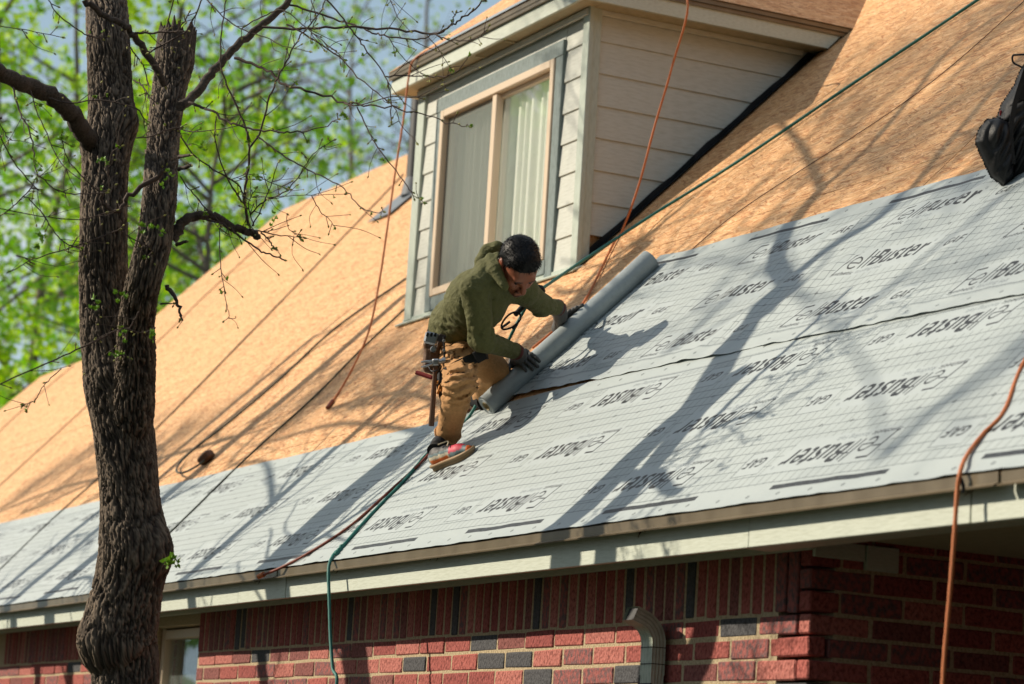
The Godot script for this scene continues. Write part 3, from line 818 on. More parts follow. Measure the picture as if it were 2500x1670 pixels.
func make_downspout() -> void:
	var t := thing("downspout", "cream metal downspout with cut-off curved elbow on the sunlit brick wall", "downspout")
	var x := -0.967; var w := 0.04; var z := 0.047; var d := 0.026
	# corrugated rectangular section, swept from the wall up and out through the elbow
	var sec := []
	for s in [[-w, -d, w, -d], [w, -d, w, d], [w, d, -w, d], [-w, d, -w, -d]]:
		for k in 8:
			var f := k / 8.0
			var p := Vector2(lerpf(s[0], s[2], f), lerpf(s[1], s[3], f))
			var nn := Vector2(s[3] - s[1], -(s[2] - s[0])).normalized()
			sec.append(p - nn * (0.0022 if k % 2 else 0.0))
	var sweep := func(path: Array, ang: Array, grow: float) -> MB:
		var b := MB.new()
		for k in path.size():
			var bb := Basis(Vector3.RIGHT, ang[k])
			if k == 0: continue
			var b0 := Basis(Vector3.RIGHT, ang[k - 1])
			for q in sec.size():
				var p: Vector2 = sec[q] * grow; var r: Vector2 = sec[(q + 1) % sec.size()] * grow
				b.quad(path[k - 1] + b0 * Vector3(r.x, 0, r.y), path[k - 1] + b0 * Vector3(p.x, 0, p.y), path[k] + bb * Vector3(p.x, 0, p.y), path[k] + bb * Vector3(r.x, 0, r.y))
		return b
	obj("pipe", sweep.call([Vector3(x, GROUND + 0.1, z), Vector3(x, -1.2, z), Vector3(x, -0.178, z)], [0, 0, 0], 1.0), M.spout_paint, t)
	var path := []; var ang := []
	for k in 15:
		var a := 1.2 * k / 14.0
		var rad := 0.095 - (0.004 if k % 2 else 0.0)
		path.append(Vector3(x, -0.178 + 0.09 + 0.095 * sin(a), z + 0.095 * (1 - cos(a))) if k > 0 else Vector3(x, -0.2, z))
		ang.append(a)
	path.insert(1, Vector3(x, -0.09, z)); ang.insert(1, 0.0)
	var last: Vector3 = path[path.size() - 1]
	path.append(last + Vector3(0, cos(1.2), sin(1.2)) * 0.045); ang.append(1.2)
	obj("elbow", sweep.call(path, ang, 1.06), M.spout_paint, t)
	var hole := MB.new()
	hole.box(path[path.size() - 1] - Vector3(0, cos(1.2), sin(1.2)) * 0.012, Vector3(2 * w - 0.004, 0.006, 2 * d - 0.002), 0.0, Basis(Vector3.RIGHT, 1.2))
	obj("elbow_throat", hole, M.black_flashing, t)
	var br := MB.new()
	br.box(Vector3(x - 0.062, -0.245, 0.012), Vector3(0.035, 0.05, 0.02), 0.003)
	br.box(Vector3(x, -0.245, z + d + 0.003), Vector3(2 * w + 0.02, 0.03, 0.004), 0.001)
	obj("strap", br, M.steel_dark, t)
	for s in [0.0, 1.0]: obj("seam_collar", MB.new().box(Vector3(x, -0.1 - 0.06 * s, z), Vector3(2 * w + 0.006 - s * 0.001, 0.003, 2 * d + 0.006)), M.steel_dark, t)

# ---------------------------------------------------------------- underlayment, roll, ropes
func felt_sheet(x0: float, x1: float, v_of: Callable, uv_of: Callable, h_of: Callable, sx: float, rows: int) -> MB:
	var b := MB.new()
	var nx := int((x1 - x0) / sx)
	for k in nx + 1:
		var x := lerpf(x0, x1, float(k) / nx)
		for r in rows + 1:
			var f := float(r) / rows
			var v: float = v_of.call(x, f)
			b.add(roof(x, v, h_of.call(x, v, f)), Vector3(0, S2, S2), uv_of.call(x, f))
	var w := rows + 1
	for k in nx:
		for r in rows:
			var a := k * w + r
			b.i.append_array([a, a + 1, a + w, a + w, a + 1, a + w + 1])
	# smooth normals
	for k in nx + 1:
		for r in w:
			var dx: Vector3 = b.v[mini(k + 1, nx) * w + r] - b.v[maxi(k - 1, 0) * w + r]
			var dv: Vector3 = b.v[k * w + mini(r + 1, rows)] - b.v[k * w + maxi(r - 1, 0)]
			b.n[k * w + r] = dx.cross(dv).normalized()
	return b

func ridge(x: float, v: float, cx: float, cv: float, ang: float, l: float, w: float) -> float:  # one fold of slack sheet
	var d := Vector2(x - cx, v - cv).rotated(-ang)
	var e := d.x / l; var g := d.y / w
	return exp(-e * e - g * g)

func make_felt() -> void:
	var wob := noise(1.6, 71, 3); var fine := noise(7.0, 72, 2)
	# first course: laid upside down along the eave
	var h1 := func(x: float, v: float, f: float) -> float:
		var h := 0.0065 + 0.0035 * (wob.get_noise_2d(x * 0.8, v * 2.2) + 0.6) + 0.0012 * fine.get_noise_2d(x, v * 2.0)
		if f < 0.03: h += 0.004 + 0.006 * maxf(0.0, wob.get_noise_2d(x * 4.0, 9.0))
		return h
	var v1 := func(x: float, f: float) -> float: return lerpf(-0.003 + 0.005 * wob.get_noise_1d(x * 3.0), 1.093 + 0.045 * smoothstep(-4.3, -3.0, x) + 0.006 * wob.get_noise_1d(x * 0.9 + 50.0), f)
	var uv1 := func(x: float, f: float) -> Vector2: return Vector2((0.25 * 1.0 + (-1.65 - x)) / FELT_W, f)
	var a := obj("underlayment_sheet", felt_sheet(-15.7, 4.88, v1, uv1, h1, 0.045, 30), M.felt)
	tag(a, "long grey printed underlayment sheet along the eave, its lettering upside down", "roofing felt", "underlayment sheets on the roof")
	# second course: still on the roll at its left end, lettering upright, slack in places
	var folds := [[-0.95, 1.72, 0.95, 0.34, 0.05, 0.016], [-1.25, 1.5, 1.05, 0.42, 0.06, 0.02], [-0.6, 1.95, 0.75, 0.35, 0.06, 0.016], [-1.62, 1.38, 1.15, 0.3, 0.05, 0.013], [-1.9, 1.72, 0.9, 0.35, 0.045, 0.009],
		[-2.4, 1.55, 1.25, 0.4, 0.05, 0.01], [-2.85, 1.8, 1.35, 0.35, 0.05, 0.011], [-0.3, 1.6, 1.2, 0.3, 0.05, 0.006], [-3.1, 1.45, 1.45, 0.4, 0.04, 0.009], [-0.15, 1.95, 0.8, 0.3, 0.06, 0.012], [-1.5, 1.95, 0.7, 0.3, 0.05, 0.008]]
	var h2 := func(x: float, v: float, f: float) -> float:
		var h := 0.0105 + 0.0045 * wob.get_noise_2d(x * 1.1 + 7.0, v * 2.0) + 0.0014 * fine.get_noise_2d(x + 3.0, v * 2.0)
		for q in folds: h += 0.9 * q[5] * ridge(x, v, q[0], q[1], q[2], q[3], q[4])
		if f < 0.06: h += (0.06 - f) / 0.06 * (0.003 + 0.009 * maxf(0.0, wob.get_noise_1d(x * 1.5 + 20.0) + 0.1))
		if x < -3.2: h += (-3.2 - x) * 0.05
		return h
	var v2 := func(x: float, f: float) -> float: return lerpf(1.052 - 0.036 * x + 0.012 * wob.get_noise_1d(x * 1.3) + 0.004 * fine.get_noise_1d(x * 1.5), 2.125 - 0.04 * x + 0.004 * wob.get_noise_1d(x * 1.1 + 90.0), f)
	var uv2 := func(x: float, f: float) -> Vector2: return Vector2((x + 1.345) / FELT_W + 0.02 * f, 1.0 - f)
	var b := obj("underlayment_sheet", felt_sheet(-3.4, 3.0, v2, uv2, h2, 0.022, 56), M.felt)
	tag(b, "wrinkled upper underlayment sheet with upright lettering, coming off the roll", "roofing felt", "underlayment sheets on the roof")
	# the roll
	var lo := on_roof(1187, 992, 0.053); var hi := on_roof(1588, 634, 0.06)
	var t := thing("underlayment_roll", "rolled grey underlayment tube held by the kneeling roofer", "felt roll", lo)
	var ax := (hi - lo).normalized()
	var len_ := (hi - lo).length()
	var up := Vector3(0, S2, S2)
	var body := MB.new()
	var pts := []; var rr := []
	for k in 41:
		pts.append(ax * (len_ * k / 40.0) + up * 0.0016 * fine.get_noise_1d(k * 0.35) - Vector3(0, 0.003 * sin(PI * k / 40.0), 0)); rr.append(0.0515 + 0.0014 * fine.get_noise_1d(k * 0.5))
	body.tube(pts, rr, 40, false, up)
	# end faces: wound layers as shallow rings round the paper core
	for e in [0, 1]:
		var o := Vector3.ZERO if e == 0 else ax * len_
		var d := -ax if e == 0 else ax
		var side := d.cross(up).normalized(); var u2 := side.cross(d).normalized()
		var prev := []
		for r in 12:
			var rad := 0.0515 - r * 0.0026
			var ring := []
			for s in 41:
				var g := TAU * s / 40
				ring.append(o + (u2 * cos(g) + side * sin(g)) * rad - d * (0.0025 * (r % 2) + 0.001 * sin(g * 2 + r)))
			if prev.size():
				for s in 40: body.quad(prev[s], ring[s], ring[s + 1], prev[s + 1])
			prev = ring
	obj("roll", body, M.felt_plain, t)
	var core := MB.new()
	core.tube([ax * -0.003, ax * (len_ + 0.003)], [0.0225, 0.0225], 24, false, up)
	core.tube([ax * (len_ + 0.002), ax * -0.002], [0.019, 0.019], 24, false, up)
	obj("paper_core", core, M.card, t)
	# last turn leaving the roll to the sheet
	var leaf := MB.new()
	for k in 7:
		var g := PI * 0.5 + k * 0.16
		var o := up * (-0.0525 * sin(g)) + ax.cross(up).normalized() * -0.0525 * cos(g)
		var i0 := leaf.add(o, -o.normalized(), Vector2(0, 0)); leaf.add(o + ax * len_, -o.normalized(), Vector2(1, 0))
		if k: leaf.i.append_array([i0 - 2, i0 - 1, i0, i0, i0 - 1, i0 + 1])
	obj("loose_turn", leaf, M.felt_plain, t)

func rope(called: String, label: String, m: Material, pts: Array, r: float, cat := "rope", group := "") -> MeshInstance3D:
	var p := smooth(pts, 8)
	var rad := []
	for k in p.size(): rad.append(r * (1.0 + 0.06 * sin(k * 1.7)))
	return tag(obj(called, MB.new().tube(p, rad, 10), m), label, cat, group)

func make_ropes() -> void:
	var g := 1.0652
	# safety line from the ridge to the roofer's chest
	rope("safety_rope", "thick green safety rope running down the roof to the roofer's grab", M.rope_green, [on_roof(2560, -120, 0.012), on_roof(2386, 0, 0.013), on_roof(2045, 229, 0.016), on_roof(1800, 395, 0.02), on_roof(1600, 520, 0.04), spot(1440, 625, 13.36), spot(1330, 700, 12.62), spot(1312, 713, 12.47)], 0.0078)
	rope("rope_tail", "green rope tail from under the shoe, over the gutter edge and down the wall", M.rope_green, [spot(1296, 727, 12.42), spot(1262, 790, 12.38), spot(1232, 850, 12.5), on_roof(1150, 1010, 0.02), on_roof(1085, 1075, 0.016), on_roof(1043, 1108, 0.017), on_roof(985, 1175, 0.015), on_roof(905, 1257, 0.016), on_roof(835, 1335, 0.016), on_roof(818, 1350, 0.02), on_z(806, 1371, 0.358), on_z(802, 1395, 0.372), on_z(803, 1440, 0.375), on_z(805, 1500, 0.376), on_z(807, 1560, 0.378), on_z(812, 1630, 0.38), on_z(818, 1700, 0.382), Vector3(-3.36, -0.9, 0.39), Vector3(-3.35, -1.6, 0.4), Vector3(-3.3, -2.38, 0.5)], 0.0075, "rope")
	var kn := MB.new()
	for k in 3: kn.tube([on_roof(835 - 6 * k, 1335 + 8 * k, 0.016) - Vector3(0.006, 0, 0), on_roof(835 - 6 * k, 1335 + 8 * k, 0.016) + Vector3(0.006, 0, 0)], [0.012, 0.012], 8)
	tag(obj("rope_whipping", kn, M.rope_green), "frayed green binding on the rope above the gutter edge", "knot")
	# dark lines on the far part of the roof
	rope("dark_rope", "dark rope from behind the dormer to behind the tree trunk", M.rope_dark, [on_roof(995, 748, 0.012), on_roof(880, 855, 0.01), on_roof(767, 969, 0.01), on_roof(600, 1120, 0.011), on_roof(410, 1305, 0.011), on_roof(300, 1400, 0.011), on_roof(250, 1445, 0.011)], 0.006, "rope")
	rope("dark_rope", "long dark rope crossing the felt at the far left edge", M.rope_dark, [on_roof(-60, 1445, 0.011), on_roof(0, 1390, 0.011), on_roof(120, 1275, 0.011), on_roof(229, 1177, 0.01), on_roof(383, 1044, 0.01), on_roof(560, 865, 0.008), on_roof(740, 680, 0.008), on_roof(985, 425, 0.008)], 0.0052, "rope")
	rope("hooked_rope", "dark rope curling round to a wood block on bare sheathing", M.rope_dark, [on_roof(991, 680, 0.01), on_roof(820, 800, 0.01), on_roof(682, 927, 0.01), on_roof(560, 1030, 0.01), on_roof(470, 1100, 0.012), on_roof(436, 1135, 0.02), on_roof(432, 1152, 0.035), on_roof(450, 1153, 0.05), on_roof(480, 1138, 0.045), on_roof(498, 1125, 0.03)], 0.0065, "rope")
	var bl := MB.new()
	var bo := on_roof(503, 1117, 0.03)
	bl.box(bo, Vector3(0.1, 0.055, 0.07), 0.012, Basis(Vector3(0.5, 0.6, 0.62).normalized(), 0.9))
	tag(obj("wood_block", bl, M.handle_wood), "small dark wood block tied at the curled rope's end", "block")
	rope("thin_cord", "thin brown cord stretched up the far roof, left of the trunk", M.cord_brown, [on_roof(-30, 1212, 0.008), on_roof(213, 990, 0.008), on_roof(383, 836, 0.008), on_roof(532, 692, 0.008), on_roof(746, 500, 0.008), on_roof(770, 478, 0.006)], 0.004, "cord")
	rope("thin_cord", "thin brown cord on the lowest far wing, by the left edge", M.cord_brown, [on_roof(-40, 1090, 0.008), on_roof(90, 968, 0.008), on_roof(180, 892, 0.008)], 0.004, "cord")
	rope("chalk_line", "thin dark string drawn tight up the bare sheathing, right of the green rope", M.cord_brown, [on_roof(2520, -15, 0.006), on_roof(2237, 229, 0.005), on_roof(1811, 511, 0.005), on_roof(1640, 655, 0.006)], 0.0022, "string")
	# orange air hoses
	rope("air_hose", "orange hose hanging from the dormer's left corner to the sheathing", M.hose_orange, [Vector3(-5.9, 3.78, -1.5), Vector3(-6.3, 3.66, -1.34), Vector3(-6.52, 3.60, -1.272), Vector3(-6.57, 3.5, -1.262), spot(985, 290, 16.0), spot(964, 426, 15.93), spot(945, 560, 15.85), spot(927, 682, 15.78), spot(903, 800, 15.65), spot(870, 880, 15.5), on_roof(835, 945, 0.012), on_roof(806, 987, 0.01)], 0.0062, "hose")
	var cp := MB.new()
	cp.tube([on_roof(812, 979, 0.011), on_roof(799, 996, 0.012)], [0.013, 0.011], 8)
	tag(obj("hose_coupling", cp, M.hose_brown), "brass-brown coupling at the hanging hose's lower end", "coupling")
	rope("air_hose", "orange hose hanging before the dormer's right cheek and passing under the felt roll", M.hose_orange, [Vector3(-4.7, 3.85, -1.95), Vector3(-4.48, 3.64, -1.72), Vector3(-4.41, 3.585, -1.68), spot(1678, 0, 14.02), spot(1640, 165, 14.05), spot(1598, 309, 14.08), spot(1560, 450, 14.1), on_roof(1520, 560, 0.02), on_roof(1497, 596, 0.012), on_roof(1427, 735, 0.011), on_roof(1374, 788, 0.011), on_roof(1300, 850, 0.012)], 0.0062, "hose")
	rope("air_hose", "red-brown hose lying across the felt to the gutter edge", M.hose_brown, [on_roof(1190, 990, 0.014), on_roof(1134, 1006, 0.02), on_roof(1080, 1066, 0.015), on_roof(1033, 1124, 0.016), on_roof(950, 1200, 0.015), on_roof(860, 1280, 0.015), on_roof(767, 1342, 0.016), on_roof(690, 1384, 0.018), on_roof(640, 1404, 0.02)], 0.0065, "hose")
	var e2 := MB.new()
	e2.tube([on_roof(644, 1402, 0.02), on_roof(631, 1408, 0.02)], [0.013, 0.012], 8)
	tag(obj("hose_coupling", e2, M.hose_orange), "orange coupling at the gutter edge, end of the red-brown hose", "coupling")
	rope("air_hose", "orange hose over the gutter edge at far right, hanging before the brick wall", M.hose_orange, [on_roof(2600, 740, 0.012), on_roof(2500, 884, 0.012), on_roof(2452, 1003, 0.012), on_roof(2400, 1060, 0.014), on_roof(2362, 1110, 0.02), on_z(2345, 1150, 0.357), on_z(2337, 1200, 0.366), on_z(2332, 1275, 0.372), on_z(2326, 1360, 0.375), on_z(2319, 1450, 0.378), on_z(2306, 1600, 0.382), on_z(2300, 1700, 0.385), on_z(2292, 1820, 0.39), on_z(2285, 1960, 0.395), Vector3(0.92, -1.3, 0.4), Vector3(0.9, -2.38, 0.55)], 0.0066, "hose")
	var hk := MB.new()
	hk.tube(smooth([on_z(2340, 1165, 0.365), on_z(2347, 1172, 0.356), on_z(2352, 1188, 0.352), on_z(2351, 1203, 0.354)], 5), [0.006, 0.005], 6)
	tag(obj("cable_tie", hk, M.webbing), "black tie holding the orange hose at the gutter edge", "tie")
	# flue pipe left of the dormer, with its boot
	var vp := thing("vent_pipe", "dark vent pipe with grey boot, half hidden left of the dormer", "vent pipe", on_roof(1013, 468, 0.0))
	obj("pipe", MB.new().tube([Vector3(0, -0.1, 0), Vector3(0, 0.75, 0), Vector3(0, 0.76, 0)], [0.075, 0.075, 0.07], 20), M.vent_metal, vp)
	var bt := MB.new()
	bt.tube([Vector3(0, -0.04, 0), Vector3(0, 0.1, 0)], [0.11, 0.082], 20)
	bt.box(Vector3(-0.06, -0.04, 0.06) + Vector3(0, S2, S2) * 0.004, Vector3(0.42, 0.004, 0.56), 0.0, Basis(Vector3.RIGHT, PI / 4))
	obj("boot", bt, M.vent_boot, vp)

# ---------------------------------------------------------------- the tree in front, and trees beyond
func stem(pts: Array, radii: Array, sides: int, per: float, bumps: Array, seed_: int, tall := 0.014) -> MB:  # a barked trunk: furrows and plates as real relief
	var p := []; var r := []
	var sp := smooth(pts, 10)
	var total := 0.0
	for k in sp.size() - 1: total += (sp[k + 1] - sp[k]).length()
	var n := int(total / per)
	# resample evenly
	var acc := 0.0; var seg := 0; var done := 0.0
	for k in n + 1:
		var s := total * k / n
		while seg < sp.size() - 2 and done + (sp[seg + 1] - sp[seg]).length() < s:
			done += (sp[seg + 1] - sp[seg]).length(); seg += 1
		var f: float = (s - done) / maxf(1e-6, (sp[seg + 1] - sp[seg]).length())
		p.append((sp[seg] as Vector3).lerp(sp[seg + 1], clampf(f, 0, 1)))
		var g := (seg + clampf(f, 0, 1)) / 10.0
		var g0 := mini(int(g), radii.size() - 2)
		var e := smoothstep(0.0, 1.0, g - g0)
		r.append(lerpf(radii[g0], radii[g0 + 1], e))
	var big := noise(1.0, seed_, 3); var small := noise(1.0, seed_ + 1, 2)
	var b := MB.new()
	var up := Vector3(0.9, 0.1, 0.43)
	var cells := sides + 1
	for k in p.size():
		var d: Vector3 = (p[mini(k + 1, p.size() - 1)] - p[maxi(k - 1, 0)]).normalized()
		up = (up - d * up.dot(d)).normalized()
		var side := d.cross(up)
		for s in cells:
			var a := TAU * (s % sides) / sides
			var nn := up * cos(a) + side * sin(a)
			var rr: float = r[k]
			var q: Vector3 = p[k] + nn * rr
			var run := total * k / n
			# plates: long flat ridges wandering up the stem, parted by sharp furrows and split crosswise
			var w := Vector3(cos(a) * rr * 44.0, run * 5.2, sin(a) * rr * 44.0) + Vector3(1, 0, 1) * 0.9 * big.get_noise_3dv(q * 5.0)
			var n1 := absf(big.get_noise_3dv(w * 0.8))
			var n2 := absf(small.get_noise_3dv(Vector3(w.x * 1.9, w.y * 1.7, w.z * 1.9) + Vector3.ONE * 7.0))
			var n3 := small.get_noise_3dv(Vector3(w.x * 5.0, w.y * 7.0, w.z * 5.0))
			var cross_ := absf(small.get_noise_3dv(Vector3(w.x * 0.7, w.y * 2.6, w.z * 0.7) + Vector3.ONE * 31.0))
			var plate := smoothstep(0.0, 0.2, n1) * (0.45 + 0.55 * smoothstep(0.0, 0.16, n2)) * (0.7 + 0.3 * smoothstep(0.0, 0.09, cross_))
			var h := 1.0 - plate - 0.22 * n3
			var bulge := 0.0
			for q2 in bumps:
				var dd: Vector3 = q - q2[0]
				bulge += q2[2] * exp(-dd.length_squared() / (q2[1] * q2[1]))
			b.tint = Color(0.21, 0.18, 0.155).lerp(Color(0.67, 0.61, 0.54), clampf(plate * 0.62 + 0.35 * n3 + 0.12 * cross_, 0.0, 1.0)).srgb_to_linear()
			b.add(q + nn * (bulge - h * tall), nn, Vector2(float(s) / sides, run))
	for k in p.size() - 1:
		for s in sides:
			var a := k * cells + s; var e := a + cells
			b.i.append_array([a, e, a + 1, a + 1, e, e + 1])
	for k in p.size():
		for s in cells:
			var s0 := (s - 1 + sides) % sides; var s1 := (s + 1) % sides
			var dt: Vector3 = b.v[k * cells + s1] - b.v[k * cells + s0]
			var du: Vector3 = b.v[mini(k + 1, p.size() - 1) * cells + s % sides] - b.v[maxi(k - 1, 0) * cells + s % sides]
			b.n[k * cells + s] = dt.cross(du).normalized()
	return b

func traced(xy: Array, d0: float, d1: float) -> Array:  # a branch seen at these pixels, running from distance d0 to d1
	var out := []
	var m := xy.size() / 2
	for k in m: out.append(spot(xy[k * 2], xy[k * 2 + 1], lerpf(d0, d1, float(k) / maxf(1.0, m - 1.0))))
	return out

func leaf_tuft(b: MB, at: Vector3, dir: Vector3, size: float, count: int) -> void:  # unfolding leaflets: small bent blades
	for k in count:
		var d := (dir + Vector3(rng.randfn(0, 0.7), rng.randfn(0.25, 0.6), rng.randfn(0, 0.7))).normalized()
		var s := d.cross(Vector3(rng.randfn(), rng.randfn(), rng.randfn())).normalized()
		var l := size * rng.randf_range(0.6, 1.2)
		var w := l * 0.3
		var nn := d.cross(s)
		var a := at; var m := at + d * l * 0.5 + nn * l * 0.08; var e := at + d * l
		b.tri(a, m + s * w, m); b.tri(m, m + s * w, e); b.tri(a, m, m - s * w); b.tri(m, e, m - s * w)

func twig_on(t: Node3D, pts: Array, r0: float, r1: float, buds := 0.5, leaves := 0.0) -> void:
	var p := smooth(pts, 5)
	for k in range(1, p.size() - 1):
		p[k] += Vector3(rng.randfn(0, 1), rng.randfn(0, 1), rng.randfn(0, 1)) * minf(0.004, r0 * 0.5)
	var b := MB.new()
	b.tube(p, [r0, r1], 7 if r0 > 0.01 else 5)
	# short spurs with buds
	var bd := MB.new(); var lf := MB.new()
	for k in range(2, p.size()):
		if rng.randf() < buds * 0.5:
			var d: Vector3 = (p[k] - p[k - 1]).normalized()
			var o := (d.cross(Vector3(rng.randfn(), rng.randfn(), rng.randfn())).normalized() + d * 0.7).normalized()
			var l := rng.randf_range(0.012, 0.04)
			b.tube([p[k], p[k] + o * l], [minf(r1 * 1.2, 0.0022), 0.0014], 4)
			bd.tube([p[k] + o * l, p[k] + o * (l + 0.005), p[k] + o * (l + 0.012)], [0.0022, 0.0042, 0.001], 5)
			if rng.randf() < leaves: leaf_tuft(lf, p[k] + o * l, o, rng.randf_range(0.01, 0.02), 6)
	if leaves > 0.0:  # bare side twiglets
		for q in 3:
			var k := rng.randi_range(2, p.size() - 2)
			var d: Vector3 = (p[k] - p[k - 1]).normalized()
			var o := (d.cross(view.z * rng.randf_range(-1, 1) + view.x * rng.randfn(0, 0.4) + view.y * rng.randfn(0, 0.4)).normalized() * rng.randf_range(0.5, 1.1) + d).normalized()
			var l := rng.randf_range(0.06, 0.17)
			var a: Vector3 = p[k] + o * l * 0.5 + Vector3(rng.randfn(), rng.randfn(), rng.randfn()) * 0.012
			var z := a + (o + d * 0.4 + Vector3(0, 0.25, 0)).normalized() * l * 0.5
			b.tube(smooth([p[k], a, z], 3), [minf(r0 * 0.6, 0.0018), 0.0009], 4)
			bd.tube([z, z + o * 0.005, z + o * 0.011], [0.0018, 0.0035, 0.001], 4)
	var e: Vector3 = p[p.size() - 1]
	var ed: Vector3 = (e - p[p.size() - 2]).normalized()
	bd.tube([e, e + ed * 0.007, e + ed * 0.016], [0.0025, 0.005, 0.001], 5)
	if leaves > 0.0 and rng.randf() < 0.4: leaf_tuft(lf, e, ed, 0.017, 7)
	var o := obj("twig" if r0 < 0.014 else "limb", b, M.twig if r0 < 0.009 else M.limb, t)
	kind(obj("buds", bd, M.bud, o), "stuff")
	if lf.v.size(): kind(obj("leaflets", lf, M.young_leaf, o), "stuff")

func sprout(b: MB, at: Vector3, d: Vector3, r: float, l: float, depth: int) -> void:  # unplanned growth of bare crowns
	var p := [at]
	var q := at; var dd := d
	var steps := 5
	for k in steps:
		dd = (dd + Vector3(rng.randfn(0, 0.16), rng.randfn(0.04, 0.12), rng.randfn(0, 0.16))).normalized()
		q += dd * l / steps
		p.append(q)
	b.tube(p, [r, r * 0.45], 6 if r > 0.012 else 4, false)
	if depth <= 0: return
	for k in range(1, steps + 1):
		for m in (1 if depth > 2 else 2):
			var o := (dd.cross(Vector3(rng.randfn(), rng.randfn(), rng.randfn())).normalized() * 0.9 + dd * 0.75).normalized()
			sprout(b, p[k], o, r * rng.randf_range(0.42, 0.6) * (1.0 - 0.06 * k), l * rng.randf_range(0.5, 0.78), depth - 1)

